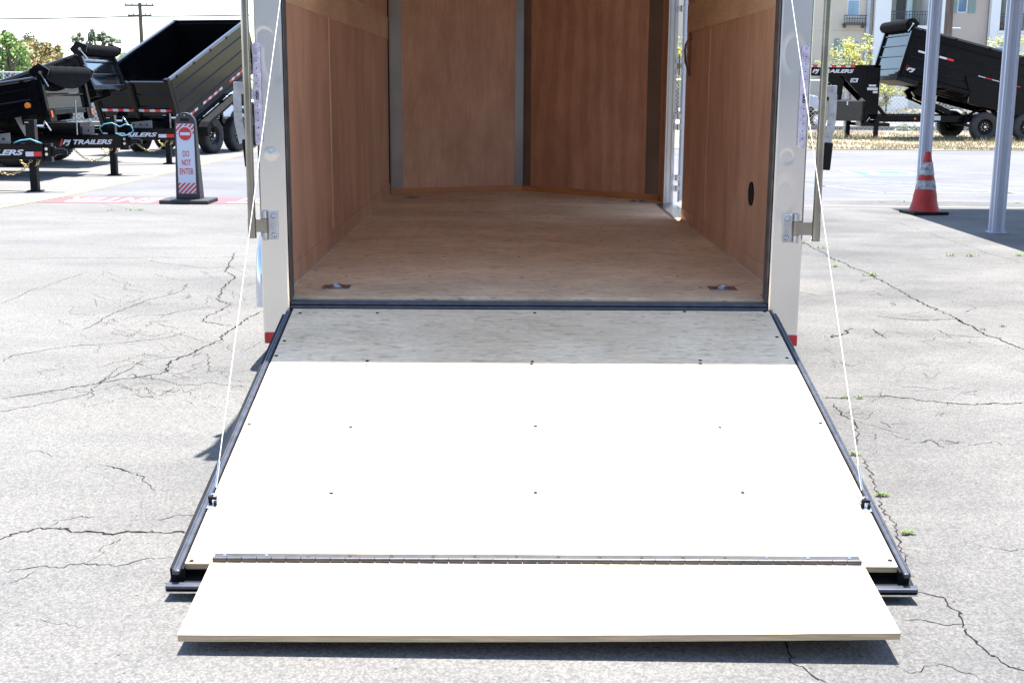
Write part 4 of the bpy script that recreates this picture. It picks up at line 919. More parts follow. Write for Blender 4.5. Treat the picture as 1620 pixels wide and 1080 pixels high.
for tx, z, w_ in (('DO', .560, .080), ('NOT', .455, .112), ('ENTER', .348, .172)):
    lettering(tx, (-w_ / 2, -.0337, z), (1, 0, 0), (0, 0, 1), .072, w_, 'lettering', SR, fc, bold=.014, lift=.0015)

# ---------------------------------------------------------------- traffic cone
cn = empty('traffic_cone', (4.84, 14.72, 0), 'scuffed orange-red traffic cone with two dirty white bands beside the front canopy post', 'cone', radians(10))
COR = mat('cone_red', (.36, .012, .006), .55, var=.22, scale=7, bump=.1)
CWB = mat('cone_band', (.30, .29, .31), .6, var=.6, scale=24)
q = MB(); q.prism([(-.20, -.20, 0), (.20, -.20, 0), (.22, -.18, 0), (.22, .18, 0), (.20, .20, 0), (-.20, .20, 0), (-.22, .18, 0), (-.22, -.18, 0)], (0, 0, .035)); q.build('base', BLKM, cn, bevel=.006)
def rc(z): return .165 - (.165 - .034) * (z - .035) / .675
q = MB(); zs = [.035 + .675 * k / 16 for k in range(17)]; q.lathe((0, 0, 0), (0, 0, 1), [(.185, .036), (.175, .05)] + [(rc(z) * (1 + .02 * sin(k * 1.7)), z) for k, z in enumerate(zs) if z > .05] + [(.03, .712), (.024, .70), (.02, .6)], 32); cb = q.build('cone_body', COR, cn)
for z0, z1 in ((.288, .389), (.450, .595)):
    q = MB(); q.lathe((0, 0, 0), (0, 0, 1), [(rc(z0) + .0045, z0), (rc(z1) + .0045, z1)], 32); q.build('reflective_band', CWB, cn)

# ---------------------------------------------------------------- canopy
CP = mat('canopy_paint', (.47, .49, .56), .4, .1, var=.05, scale=6, stretch=(6, 6, .5))
cy_ = empty('metal_canopy', (4.95, 14, 0), 'pale grey metal shade canopy on ribbed steel posts at the right', 'canopy')
def cp_post(x, y, z1):
    q = MB(); w = .062; g1 = .03
    pr2 = [(-w, -w), (-.03, -w), (-.018, -w + .03), (.018, -w + .03), (.03, -w), (w, -w), (w, -.03), (w - .03, -.018), (w - .03, .018), (w, .03), (w, w), (-w, w), (-w, .03), (-w + .03, .018), (-w + .03, -.018), (-w, -.03)]
    q.prism([(x + a - 4.95, y + b - 14, 0.0) for a, b in pr2], (0, 0, z1)); q.build('post', CP, cy_, bevel=.004)
    q = MB(); q.box(x - .08 - 4.95, x + .08 - 4.95, y - .08 - 14, y + .08 - 14, .001, .012); q.build('foot_plate', CP, cy_)
for y in (12.8, 15.12, 10.2, 7.6): 
    if y > 12: cp_post(4.957 if y < 13 else 4.935, y, 2.8)
for y in (15.12, 10.3, 6.0): cp_post(8.9, y, 2.8)
q = MB()
for k in range(42):
    x = 4.78 + k * .1 - 4.95; q.box(x, x + .06, -8.5, 1.92, 2.80, 2.805); q.box(x + .06, x + .1, -8.5, 1.92, 2.83, 2.835); q.box(x + .058, x + .062, -8.5, 1.92, 2.80, 2.835); q.box(x - .002, x + .002, -8.5, 1.92, 2.80, 2.835)
q.build('roof', CP, cy_)
q = MB(); q.box(-.10, .0, -8.4, 1.8, 2.70, 2.798); q.box(3.9, 4.0, -8.4, 1.8, 2.70, 2.798); q.build('roof_beam', CP, cy_)

# ---------------------------------------------------------------- chain-link fences
WIRE = mat('galvanised_wire', (.55, .55, .55), .4, .8, var=.1)
def fence(name, label, x0, x1, Y, h, pitch, r, post_every=3.0):
    f = empty(name, (x0, Y, 0), label, 'fence'); q = MB(); wdt = x1 - x0; k = -int(h / pitch) - 1
    while k * pitch < wdt:
        for sgn in (1, -1):
            a0 = k * pitch; lo, hi = (a0, 0), (a0 + h, h)
            xa, xb = a0, a0 + h; za, zb = 0.04, h
            if xa < 0: za += (0 - xa); xa = 0
            if xb > wdt: zb -= (xb - wdt); xb = wdt
            if zb - za < .05: continue
            if sgn < 0: za, zb = h - za + .04, h - zb + .04
            q.beam((xa, 0, za), (xb, 0, zb), r * 2, r * 2)
        k += 1
    q.build('wire_mesh', WIRE, f)
    x = 0
    while x <= wdt:
        q = MB(); q.cyl((x, .03, 0), (x, .03, h + .03), .03, n=10); q.lathe((x, .03, h + .03), (0, 0, 1), [(.035, 0), (.03, .03), (0, .04)], 10); q.build('post', WIRE, f); x += post_every
    q = MB(); q.cyl((0, .03, h), (wdt, .03, h), .022, n=8); q.build('top_rail', WIRE, f)
fence('chain_link_fence', 'chain-link fence along the street behind the gooseneck trailer', 5.0, 22.0, 42.0, 1.62, .14, .0055)
fence('chain_link_fence', 'chain-link fence in front of the low wall behind the left trailers', -24.0, -7.0, 46.0, 1.75, .17, .006)

# ---------------------------------------------------------------- background right: apartment building
Yb = 80.0
ST_B, ST_W, ST_T = mat('stucco_beige', (.54, .47, .37), .9, var=.05, scale=.7, bump=.1), mat('stucco_cream', (.72, .71, .70), .9, var=.04, scale=.7, bump=.1), mat('stucco_tan', (.46, .38, .33), .9, var=.05, scale=.7)
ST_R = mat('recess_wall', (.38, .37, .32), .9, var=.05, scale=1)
GLS = mat('window_glass', (.16, .25, .38), .08, .3, var=.3, scale=.8); DK = mat('dark_door', (.03, .03, .035), .4, var=.2); SHT = mat('green_shutter', (.20, .26, .24), .7, var=.1); RAIL = mat('railing_iron', (.05, .05, .055), .5)
WFR = mat('white_frame', (.72, .73, .75), .5, var=.03)
ap = empty('apartment_building', (40, Yb, 0), 'beige and cream stucco apartment block with iron balconies behind the street', 'building')
oA = Vector((40, Yb, 0))
def apb(name, m_, x0, x1, y0, y1, z0, z1, par=None): q = MB(); q.box(x0, x1, y0, y1, z0, z1); return q.build(name, m_, par or ap, off=oA)
def ab(px): return (px - 805) / 2000 * Yb
def az_(py): return at(1400, py, Yb).z
def railing(x0, x1, y, z0, z1, par=None, step=.16):
    q = MB(); q.box(x0, x1, y - .03, y, z1 - .05, z1); q.box(x0, x1, y - .03, y, z1 - .22, z1 - .19); q.box(x0, x1, y - .03, y, z0, z0 + .04); k = x0
    while k < x1: q.box(k, k + .028, y - .03, y, z0, z1 - .05); k += step
    q.build('balcony_railing', RAIL, par or ap, off=oA)
def window(x0, x1, z0, z1, yf, par=None, mull=1, glass=GLS):
    fr = .07; q = MB(); q.box(x0, x1, yf - .05, yf, z1 - fr, z1); q.box(x0, x1, yf - .05, yf, z0, z0 + fr); q.box(x0, x0 + fr, yf - .05, yf, z0 + fr, z1 - fr); q.box(x1 - fr, x1, yf - .05, yf, z0 + fr, z1 - fr)
    zm = (z0 + z1) / 2; q.box(x0 + fr, x1 - fr, yf - .045, yf, zm - .035, zm + .035)
    if mull > 1: xm = (x0 + x1) / 2; q.box(xm - .03, xm + .03, yf - .04, yf, z0 + fr, z1 - fr)
    w = q.build('window', WFR, par or ap, off=oA); q = MB(); q.box(x0 + fr, x1 - fr, yf - .02, yf - .01, z0 + fr, z1 - fr); q.build('pane', glass, w, off=oA); return w
def wallwith(x0, x1, yf, m_, openings, z0=0, z1=12.5, name='wall'):
    """facade with real openings; openings: (xa, xb, za, zb)"""
    xs = sorted({x0, x1} | {o_[0] for o_ in openings} | {o_[1] for o_ in openings}); zs = sorted({z0, z1} | {o_[2] for o_ in openings} | {o_[3] for o_ in openings})
    q = MB()
    for a, b in zip(xs, xs[1:]):
        run = None
        for c, d in zip(zs, zs[1:]):
            op = any(o_[0] <= a and b <= o_[1] and o_[2] <= c and d <= o_[3] for o_ in openings)
            if not op: q.box(a, b, yf, yf + .4, c, d)
    bmesh.ops.remove_doubles(q.bm, verts=q.bm.verts, dist=1e-4)
    return q.build(name, m_, ap, off=oA)
ops1 = [(ab(1323), ab(1343), az_(27), az_(27) + 2.0), (ab(1314), ab(1346), az_(97), az_(63))]
ops1 += [(ab(1323), ab(1343), 8.3, 10.0), (ab(1080), ab(1110), 4.2, 6.2), (ab(1080), ab(1110), 1.2, 2.6), (ab(1180), ab(1210), 4.2, 6.2)]
zb_ = az_(27); 
wallwith(ab(960), ab(1352), Yb, ST_B, ops1)
window(ab(1323), ab(1343), az_(27), az_(27) + 2.0, Yb + .12); window(ab(1314), ab(1346), az_(97), az_(63), Yb + .12, mull=2); window(ab(1323), ab(1343), 8.3, 10.0, Yb + .12)
window(ab(1080), ab(1110), 4.2, 6.2, Yb + .12); window(ab(1080), ab(1110), 1.2, 2.6, Yb + .12); window(ab(1180), ab(1210), 4.2, 6.2, Yb + .12)
apb('shutter', SHT, ab(1306), ab(1313.5), Yb - .06, Yb - .002, az_(98), az_(62)); 
railing(ab(1316), ab(1351), Yb - .45, az_(38), az_(25)); apb('balcony_bracket', RAIL, ab(1318), ab(1320), Yb - .4, Yb, az_(45), az_(38)); apb('balcony_bracket', RAIL, ab(1346), ab(1348), Yb - .4, Yb, az_(45), az_(38)); apb('balcony_slab', RAIL, ab(1316), ab(1351), Yb - .45, Yb - .003, az_(40), az_(38.5))
apb('joint_strip', ST_T, ab(1280), ab(1352), Yb - .02, Yb - .002, az_(49.5), az_(48.5))
apb('downpipe', mat('pipe_grey', (.42, .46, .52), .5), ab(1352.2), ab(1357), Yb - .22, Yb + .05, 0, 12.3)
apb('wall', ST_B, ab(1352), ab(1363), Yb + .02, Yb + .4, 0, 12.5)
# cream bay with deep balcony
rec = (ab(1387), ab(1448), az_(41), az_(41) + 2.9); rec2 = (ab(1387), ab(1448), az_(41) + 3.4, az_(41) + 6.0); rec3 = (ab(1390), ab(1440), az_(115), az_(80))
wallwith(ab(1363), ab(1477), Yb - .5, ST_W, [rec, rec2, rec3])
for r_ in (rec, rec2):
    apb('recess_back', ST_R, r_[0] - .2, r_[1] + .2, Yb + 1.4, Yb + 1.6, r_[2] - .2, r_[3] + .3); apb('recess_side', ST_W, r_[0] - .2, r_[0], Yb - .1, Yb + 1.4, r_[2] - .2, r_[3] + .2); apb('recess_side', ST_W, r_[1], r_[1] + .2, Yb - .1, Yb + 1.4, r_[2] - .2, r_[3] + .2)
    apb('balcony_floor', ST_R, r_[0], r_[1], Yb - .1, Yb + 1.4, r_[2] - .2, r_[2]); apb('recess_ceiling', ST_W, r_[0], r_[1], Yb - .1, Yb + 1.4, r_[3], r_[3] + .2)
    s_ = Yb + 1.4; k = s_ / Yb
    apb('balcony_door', DK, ab(1398) * k, ab(1412) * k, s_ - .05, s_ - .002, r_[2] + .45, r_[3] - .1); window(ab(1413.5) * k, ab(1422) * k, r_[2] + .45, r_[3] - .1, s_ - .003, glass=mat('pale_glass', (.30, .45, .55), .1, .2)); apb('shutter', SHT, ab(1422.5) * k, ab(1428) * k, s_ - .05, s_ - .003, r_[2] + .5, r_[3] - .1)
    apb('balcony_door', DK, ab(1437) * k, ab(1441.5) * k, s_ - .05, s_ - .002, r_[2] + .05, r_[3] - .4); apb('balcony_door', DK, ab(1445) * k, ab(1450) * k, s_ - .05, s_ - .002, r_[2] + .05, r_[3] - .4)
    railing(r_[0], r_[1], Yb - .46, r_[2] + .0, r_[2] + .85)
window(rec3[0], rec3[1], rec3[2], rec3[3], Yb - .3, mull=2)
# tan bay with green shutters
op = [(ab(1492), ab(1508), az_(20), az_(20) + 1.9), (ab(1492), ab(1508), az_(20) + 3.2, az_(20) + 5)]
wallwith(ab(1477), ab(1540), Yb, ST_T, op)
for o_ in op:
    window(*o_, Yb + .12); apb('shutter', SHT, o_[0] - .42, o_[0] - .02, Yb - .06, Yb - .002, o_[2], o_[3]); apb('shutter', SHT, o_[1] + .02, o_[1] + .44, Yb - .06, Yb - .002, o_[2], o_[3])
# second cream bay
rec = (ab(1554), ab(1592), az_(48), az_(48) + 2.9); rec2 = (ab(1554), ab(1592), az_(48) + 3.4, az_(48) + 6.0); low = (ab(1551), ab(1570), az_(84), az_(64))
wallwith(ab(1540), ab(1900), Yb - .5, ST_W, [rec, rec2, low, (ab(1650), ab(1690), 4.0, 6.2), (ab(1650), ab(1690), 1.0, 2.6), (ab(1760), ab(1800), 4.0, 6.2)])
for r_ in (rec, rec2):
    apb('recess_back', ST_R, r_[0] - .2, r_[1] + .2, Yb + 1.4, Yb + 1.6, r_[2] - .2, r_[3] + .3); apb('recess_side', ST_W, r_[0] - .2, r_[0], Yb - .1, Yb + 1.4, r_[2] - .2, r_[3] + .2); apb('recess_side', ST_W, r_[1], r_[1] + .2, Yb - .1, Yb + 1.4, r_[2] - .2, r_[3] + .2)
    apb('balcony_floor', ST_R, r_[0], r_[1], Yb - .1, Yb + 1.4, r_[2] - .2, r_[2]); apb('recess_ceiling', ST_W, r_[0], r_[1], Yb - .1, Yb + 1.4, r_[3], r_[3] + .2)
    apb('balcony_door', SHT, r_[0] + .2, r_[0] + .8, Yb + 1.34, Yb + 1.39, r_[2] + .4, r_[3] - .2); railing(r_[0], r_[1], Yb - .46, r_[2], r_[2] + 1.0)
    apb('balcony_ledge', ST_W, r_[0] - .1, r_[1] + .1, Yb - .6, Yb - .502, r_[2] - .15, r_[2] - .02)
window(*low, Yb - .3); window(ab(1650), ab(1690), 4.0, 6.2, Yb - .3, mull=2); window(ab(1650), ab(1690), 1.0, 2.6, Yb - .3, mull=2); window(ab(1760), ab(1800), 4.0, 6.2, Yb - .3, mull=2)
q = MB(); q.box(ab(955), ab(1905), Yb - .9, Yb + 14, 12.5, 12.8); q.build('roof', mat('roof_tile', (.28, .15, .1), .8), ap, off=oA)
q = MB(); q.box(ab(960), ab(1900), Yb + 1.7, Yb + 13, 0, 12.45); q.build('building_core', ST_B, ap, off=oA)
for k in range(4):
    pxx = (1560, 1566, 1573, 1581)[k]; p0 = Vector((ab(pxx), Yb - .25, rec[2])) ; f = empty('flower_pot', p0, ('leftmost', 'second from left', 'second from right', 'rightmost')[k] + ' red flower pot on the right upper balcony', 'flower pot', 0, 'flower pots on the balcony')
    q = MB(); q.lathe((0, 0, 0), (0, 0, 1), [(0, .0), (.10, 0), (.14, .22), (.15, .24), (.12, .24)], 12); q.build('pot', mat('terracotta', (.4, .13, .07), .8), f)
    q = MB(); leaves(q, (0, 0, .36), .16, 60, .05, random.Random(k), nclump=5); q.build('flowers', [mat('red_flower', (.6, .06, .04), .6), NT['red_flower'], mat('flower_leaf', (.1, .2, .05), .6)], f)

# wooden utility pole at the right
def upole(name, label, x, y, r, h, arms=(), top_extra=0):
    e = empty(name, (x, y, 0), label, 'utility pole'); wd = mat('pole_wood', (.13, .09, .07), .85, var=.35, scale=3, stretch=(6, 6, .4), bump=.5, bscale=12)
    q = MB(); q.cyl((0, 0, 0), (0, 0, h), r, r * .8, n=14); q.build('pole_shaft', wd, e)
    for z, w in arms:
        q = MB(); q.box(-w / 2, w / 2, -.06 - r, .04 - r, z - .06, z + .06); a = q.build('crossarm', wd, e)
        for k in (-.46, -.25, .25, .46):
            q = MB(); q.lathe((w * k, -r, z + .06), (0, 0, 1), [(.02, 0), (.05, .05), (.03, .09), (.045, .13), (0, .16)], 8); q.build('insulator', mat('insulator_grey', (.3, .3, .32), .3), a)
    return e
p = at(1501, 30, 50)
e = upole('utility_pole', 'thick brown wooden utility pole in front of the apartment building', p.x, 50, .17, 11)
q = MB(); q.cyl((.1, -.1, at(1510, 45, 50).z), (.45, -.1, at(1510, 45, 50).z), .015, n=6); q.build('step_bolt', WIRE, e)
# distant pole and wires at the left
pt = at(221, 5, 90)
pe = upole('utility_pole', 'distant utility pole with crossarms against the white sky at upper left', pt.x, 90, .15, pt.z, [(at(221, 9, 90).z, 2.0), (at(221, 25, 90).z, 1.6)])
q = MB(); zt = at(221, 9, 90).z
for s in (-1, 1):
    q.tube([(s * .9, -.2, zt), (s * .95, -.2, zt - .5), (s * .7, -.2, zt - .75)], .012, 5); q.tube([(s * .45, -.2, zt), (s * .5, -.2, zt - .5), (s * .35, -.2, zt - .75)], .012, 5)
q.build('drop_wire', RAIL, pe)
def wire(a, b, sag, r, label):
    a, b = Vector(a), Vector(b); q = MB(); q.tube([Vector(x) for x in catenary(a, b, sag, 16)], r, 6); o = q.build('overhead_wire', RAIL); tag(o, label, 'wire', 'overhead wires'); return o
wire(at(-300, 28, 90), at(221, 26, 90), .15, .045, 'overhead wire reaching the distant pole from the left'); wire(at(221, 26, 90), at(700, 12, 90), .15, .045, 'overhead wire leaving the distant pole to the right')
wire(at(-60, 40, 55), at(130, 84, 88), .1, .032, 'thick slanting overhead wire across the autumn-coloured trees'); wire(at(-60, 34, 60), at(130, 76, 90), .1, .014, 'thin slanting overhead wire just above the autumn-coloured trees'); wire(at(-60, 12, 70), at(160, 80, 95), .1, .012, 'highest and thinnest slanting overhead wire at upper left')

# ---------------------------------------------------------------- trees and shrubs
def leafmats(n, cols): return [mat('%s_%d' % (n, i), c, .6, var=.25, scale=2) for i, c in enumerate(cols)]
GREEN = leafmats('leaf_green', [(.11, .20, .035), (.17, .27, .05), (.07, .13, .03)])
LIME = leafmats('leaf_lime', [(.15, .25, .05), (.21, .32, .07), (.08, .15, .03)])
AUT = leafmats('leaf_autumn', [(.26, .22, .06), (.32, .19, .07), (.16, .19, .06)])
DUSK = leafmats('leaf_greygreen', [(.13, .17, .10), (.18, .22, .13), (.08, .11, .07)])
YEL = leafmats('leaf_yellow', [(.36, .33, .05), (.46, .43, .09), (.20, .26, .06)])
BARK = mat('bark', (.12, .09, .07), .9, var=.3, scale=8, bump=.6, bscale=20)
def tree(name, x, y, h, cr, mats_, label, n=2500, leaf=.16, seed=1, squash=.8, cz=None, group=None, nclump=16, crad=.42, tr_r=.14):
    rng = random.Random(seed); e = empty(name, (x, y, 0), label, 'tree' if h > 2 else 'shrub', 0, group); cz = cz or h - cr * squash
    q = MB(); cl = leaves(q, (0, 0, cz), cr, n, leaf, rng, squash, nclump, crad); q.build('crown', mats_, e)
    q = MB(); tp = Vector((rng.gauss(0, .1), 0, cz - cr * squash * .3)); q.tube([(0, 0, 0), (0.04, 0, tp.z * .5), tp], [tr_r, tr_r * .8, tr_r * .6], 8)
    for c, r in cl[:9]: q.tube([tp - Vector((0, 0, tp.z * .2)), tp.lerp(c, .5) + Vector((0, 0, .1)), c], [tr_r * .45, tr_r * .3, tr_r * .12], 5)
    q.build('trunk', BARK, e); return e
def tpx(name, px, ytop, Y, cr, mats_, label, **k):
    p = at(px, ytop, Y); return tree(name, p.x, Y, p.z, cr, mats_, label, **k)
GT = 'trees behind the left trailers'
tpx('broadleaf_tree', 2, 55, 48, .95, LIME, 'bright lime green tree at the left photo edge', n=2600, leaf=.09, seed=3, group=GT, squash=1.1, nclump=26, crad=.36)
tpx('broadleaf_tree', 20, 77, 50, .50, LIME, 'small bright green tree low beside the left photo edge', n=1500, leaf=.07, seed=33, group=GT, squash=1.0)
tpx('autumn_tree', 22, 64, 72, 1.4, AUT, 'orange tinged tree behind the bright green one', n=3000, leaf=.13, seed=5, group=GT, squash=1.0, nclump=24, crad=.36)
tpx('autumn_tree', 32, 52, 78, 1.1, AUT, 'olive tree rising highest of the left part of the tree row', n=2300, leaf=.12, seed=6, group=GT, squash=1.3, nclump=20, crad=.34)
tpx('autumn_tree', 53, 51, 80, 1.15, DUSK, 'grey-green tree forming the right hump of the tree row', n=2600, leaf=.12, seed=8, group=GT, squash=1.2, nclump=20, crad=.36)
tpx('autumn_tree', 68, 66, 74, 1.2, AUT, 'rusty olive tree in the right of the tree row', n=2600, leaf=.12, seed=9, group=GT, squash=1.1, nclump=20, crad=.36)
tpx('autumn_tree', 85, 68, 72, .7, AUT, 'small yellowish tree ending the tree row on the right', n=1500, leaf=.10, seed=10, group=GT, squash=1.4)
tpx('autumn_tree', 45, 70, 66, 1.3, AUT, 'orange and green tree in the middle of the tree row', n=2600, leaf=.11, seed=19, group=GT, squash=1.0, nclump=22)
for i, (px, yt, cr, lb) in enumerate(((125, 39, .45, 'thin distant tree tuft left of the tarp roll'), (139, 39, .4, 'thin distant tree tuft above the tarp roll centre'), (148, 52, .35, 'short distant tree tuft above the tarp roll'), (163, 44, .32, 'lone slim distant tree above the tarp roll'), (175, 57, .45, 'low distant tree tuft above the right end of the tarp roll'))):
    tpx('slender_tree', px, yt, 95, cr * 1.5, DUSK, lb, n=420, leaf=.12, seed=40 + i, squash=1.9 if yt < 50 else .7, group='distant slender trees', nclump=7, tr_r=.05)
tpx('shrub', 198, 82, 60, .6, GREEN, 'green shrub top seen between the two raised beds', n=600, leaf=.1, seed=50, squash=1)
tpx('small_tree', 338, 35, 95, .35, DUSK, 'tiny distant treetop over the highest raised bed', n=200, leaf=.1, seed=51, squash=.9, nclump=4, tr_r=.05)
for i in range(8):  # unseen row of trees, added so the black bed side reflects dark olive
    tree('reflection_tree', 31 + i * 6.5, 46 + (i % 3) * 6 + i * 1.5, 7.5 + (i % 2), 3.4, [GREEN, DUSK][i % 2], ('first', 'second', 'third', 'fourth', 'fifth', 'sixth', 'seventh', 'eighth')[i] + ' big dark tree of the unseen row added beyond the right edge for reflections', n=2600, leaf=.26, seed=120 + i, group='trees added beyond the right edge for reflections')
# wall and hedge beyond the left lot
q = MB(); q.box(-30, -7.0, 48.0, 48.2, 0, 1.15); o = q.build('low_wall', mat('grey_wall', (.24, .235, .22), .9, var=.12, scale=3, bump=.2)); tag(o, 'low grey wall behind the chain-link fence at the left', 'wall')
for i, px in enumerate((250, 290, 330, 355, 380, 405)):
    tpx('hedge_shrub', px, 118 + (i % 3) * 6, 52 + (i % 2), 1.5, GREEN if i % 2 else DUSK, ('leftmost', 'second from left', 'third from left', 'third from right', 'second from right', 'rightmost')[i] + (' dark green' if i % 2 else ' grey-green') + ' shrub above the low wall', n=2200, leaf=.09, seed=60 + i, squash=.75, group='shrubs above the low wall', tr_r=.05)
# yellow blossom trees in front of the apartments
GY = 'yellow blossoming trees'
tpx('blossom_tree', 1350, 46, 56, 1.25, YEL, 'airy yellow blossoming tree left of the gooseneck trailer bed', n=2600, leaf=.055, seed=70, group=GY, squash=1.15, nclump=26, crad=.30, tr_r=.07)
tpx('blossom_tree', 1368, 58, 57, .9, YEL, 'yellow blossoming tree touching the raised bed corner', n=1500, leaf=.055, seed=73, group=GY, squash=1.3, nclump=18, crad=.30, tr_r=.06)
tpx('blossom_tree', 1403, 124, 50, .75, YEL, 'low yellow blossoming bush seen under the raised bed', n=1800, leaf=.05, seed=71, group=GY, squash=.7, nclump=14, crad=.34, tr_r=.05)
tpx('blossom_tree', 1595, 54, 56, 1.0, YEL, 'yellow blossoming tree behind the right canopy post', n=1900, leaf=.055, seed=72, group=GY, squash=.9, nclump=20, crad=.32, tr_r=.07)
tpx('blossom_tree', 1072, 58, 60, 1.0, YEL, 'yellow-green tree glimpsed through the side door gap', n=1500, leaf=.08, seed=75, group=GY, squash=1.1)
for i, (px, yt, Y, cr) in enumerate(((1335, 172, 66, .8), (1397, 170, 65, .7), (1440, 168, 67, .8), (1463, 170, 66, .6), (1280, 170, 66, .8), (1530, 160, 67, .9))):
    tpx('garden_shrub', px, yt, Y, cr, DUSK if i % 2 else AUT, ({4: 'leftmost', 0: 'second from left', 1: 'third from left', 2: 'third from right', 3: 'second from right', 5: 'rightmost'}[i]) + ' small garden shrub at the foot of the apartment block', n=500, leaf=.07, seed=80 + i, squash=.6, group='garden shrubs at the apartments', tr_r=.03)
tpx('street_shrub', 1437, 195, 42.9, .45, DUSK, 'round dusty shrub behind the fence under the gooseneck trailer', n=900, leaf=.045, seed=91, squash=.8, tr_r=.02)
# white utility cabinet and low white fence pieces beyond the street
q = MB(); q.box(-.7, .7, -.3, .3, 0, .7); q.box(-.75, .75, -.35, .35, .7, .76); o = q.build('utility_cabinet', WHT); p = at(1412, 172, 68); o.location = (p.x, 68, .13); tag(o, 'low pale utility cabinet by the far kerb seen under the raised bed', 'cabinet')
# weeds in the cracks
for i, (px, py, lb) in enumerate(((172, 333, 'leftmost weed tuft of three on the seam before the red band'), (207, 333, 'middle weed tuft of three on the seam before the red band'), (222, 333, 'wide weed tuft left of the sign base'), (1270, 385, 'weed tuft beside the right lock bar foot'), (1301, 393, 'small weed tuft just right of the weed at the lock bar'), (1322, 422, 'dry weed under the right cable'), (1378, 436, 'bright green weed on the diagonal crack'), (1505, 405, 'faint weed left of the shadow tip'), (1537, 406, 'faint weed under the canopy shadow'), (1612, 405, 'bright weed at the right photo edge'), (1352, 720, 'weed beside the ramp edge where the crack branches'), (1395, 785, 'weed beside the right cable anchor'), (1437, 845, 'weed nearest the ramp corner'), (1340, 630, 'left weed on the long horizontal crack'), (1360, 630, 'right weed on the long horizontal crack'), (1555, 522, 'tiny weed on the diagonal crack, left of a pair'), (1587, 517, 'tiny weed on the diagonal crack, right of a pair'), (1400, 321, 'flat weed at the lane seam left of the cone'), (1432, 320, 'flat weed at the lane seam nearest the cone'), (1610, 322, 'flat weed at the lane seam by the right canopy post'))):
    w_ = gp(px, py); rr = random.Random(i + 200); q = MB(); n_ = 60 if 'bright' in lb or 'ramp' in lb or 'anchor' in lb else 34
    sz = .030 if w_.y > 9 else .011
    for k in range(n_):
        a = rr.uniform(0, 2 * pi); l = sz * rr.uniform(.5, 1.5); r0 = sz * 1.2 * rr.random(); a2 = rr.uniform(0, 2 * pi)
        bx, by = cos(a2) * r0 * 2, sin(a2) * r0; q.f([q.v((bx - sin(a) * .003, by + cos(a) * .003, .006)), q.v((bx + sin(a) * .003, by - cos(a) * .003, .006)), q.v((bx + cos(a) * l, by + sin(a) * l, .006 + l * rr.uniform(.3, .9)))])
    o = q.build('weed', mat('weed_green', (.13, .21, .045), .7, var=.3, scale=30)); o.location = (w_.x, w_.y, 0); tag(o, lb, 'weed', 'weeds in the pavement cracks')

# ---------------------------------------------------------------- unseen building added behind the viewer for the posts and black paint to reflect
wb = empty('reflection_building', (0, -15, 0), 'low pale unseen building with roller doors, added behind the viewer for reflections', 'building')
q = MB(); q.box(-34, 34, -10, 0, 0, 6.2); q.build('wall', mat('reflection_stucco', (.34, .335, .33), .9, var=.1, scale=.4), wb)
q = MB(); q.box(-34.4, 34.4, -10.4, .5, 6.2, 6.5); q.build('roof', mat('roof_tile', (.28, .15, .1), .8), wb)
for k in range(6):
    q = MB(); q.box(-29 + k * 10.5, -25 + k * 10.5, .01, .06, 0, 3.6)
    for j in range(12): q.box(-29 + k * 10.5, -25 + k * 10.5, .06, .08, .05 + j * .3, .25 + j * .3)
    q.build('roller_door', mat('roller_grey', (.2, .21, .23), .5, .3), wb)
for k in range(7):
    q = MB(); q.box(-33 + k * 10, -31.5 + k * 10, .01, .05, 1.2, 2.6); q.build('window', GLS, wb)

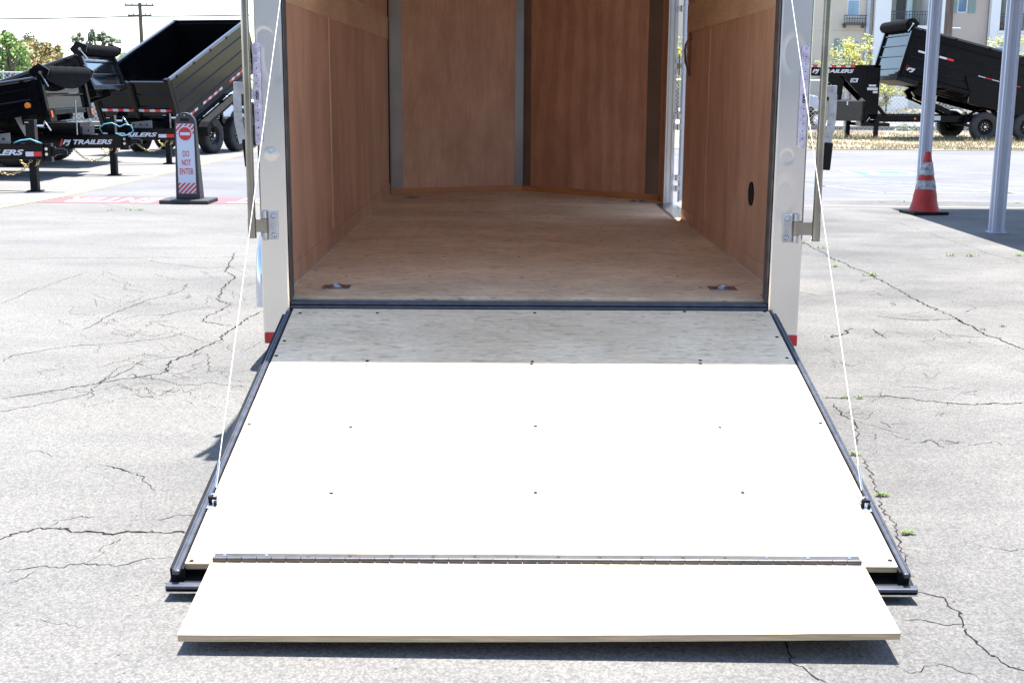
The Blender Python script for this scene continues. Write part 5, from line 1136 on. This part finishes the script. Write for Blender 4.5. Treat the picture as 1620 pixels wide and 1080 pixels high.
# ---------------------------------------------------------------- parked vehicles far away
def car(name, loc, rz, col, label):
    e = empty(name, loc, label, 'car', rz); pm = mat('car_paint_' + name, col, .25, coat=.5, var=.03)
    prof = [(-2.2, .35), (-2.25, .6), (-2.15, .85), (-1.5, .92), (-.95, 1.35), (.35, 1.38), (1.15, .95), (2.0, .82), (2.25, .62), (2.25, .35)]
    q = MB(); q.prism([(x, -.85, z) for x, z in prof], (0, 1.7, 0)); q.build('body', pm, e, bevel=.08, seg=3)
    for s in (-1, 1):
        q = MB(); q.prism([(-1.35, s * .852, .95), (-.9, s * .852, 1.28), (.3, s * .852, 1.31), (.95, s * .852, .97)], (0, s * .004, 0)); q.build('side_window', DK, e)
    q = MB(); q.prism([(.45, -.7, 1.345), (.45, .7, 1.345), (1.12, .75, .985), (1.12, -.75, .985)], (.02, 0, .015)); q.build('windscreen', GLS, e)
    for x in (-1.4, 1.4):
        for s in (-1, 1): wheel(e, None, (x, s * .80, .32), (0, s, 0), .32, .2, .2)
    for s in (-1, 1):
        q = MB(); q.box(2.24, 2.28, s * .6 - .15, s * .6 + .15, .58, .7); q.build('headlight', WHT, e)
    return e
car('parked_car', (-10.0, 42.0, 0), 0, (.75, .77, .8), 'white car half hidden behind the left lock bar and the raised trailer')
mo = empty('motorcycle', (10.05, 44.6, 0), 'dark motorcycle with pale fairing behind the fence at the right lock bar', 'motorcycle', 0)
for x in (-.7, .7):
    q = MB(); q.lathe((x, 0, .31), (0, 1, 0), [(.2, -.05), (.29, -.06), (.31, 0), (.29, .06), (.2, .05)], 24); ty = q.build('tyre', RUB, mo); q = MB(); q.lathe((x, 0, .31), (0, 1, 0), [(.2, -.03), (.05, -.05), (.05, .05), (.2, .03)], 20); q.build('rim', CHROME, ty)
q = MB(); q.prism([(-.5, -.15, .4), (.35, -.15, .35), (.55, -.15, .75), (.1, -.15, .85), (-.6, -.15, .7)], (0, .3, 0)); q.build('frame', BLKM, mo, bevel=.03)
q = MB(); q.prism([(.15, -.17, .82), (.75, -.17, .6), (.6, -.17, 1.1), (.35, -.17, 1.15)], (0, .34, 0)); q.build('fairing', mat('fairing_pale', (.5, .52, .62), .3), mo, bevel=.04)
q = MB(); q.prism([(-.85, -.12, .86), (.1, -.12, .8), (.1, -.12, .88), (-.8, -.12, .96)], (0, .24, 0)); q.build('seat', BLKM, mo, bevel=.03)
q = MB(); q.cyl((.65, 0, .35), (.4, 0, 1.0), .035); q.cyl((.38, -.3, 1.12), (.38, .3, 1.12), .015); q.build('fork', CHROME, mo)
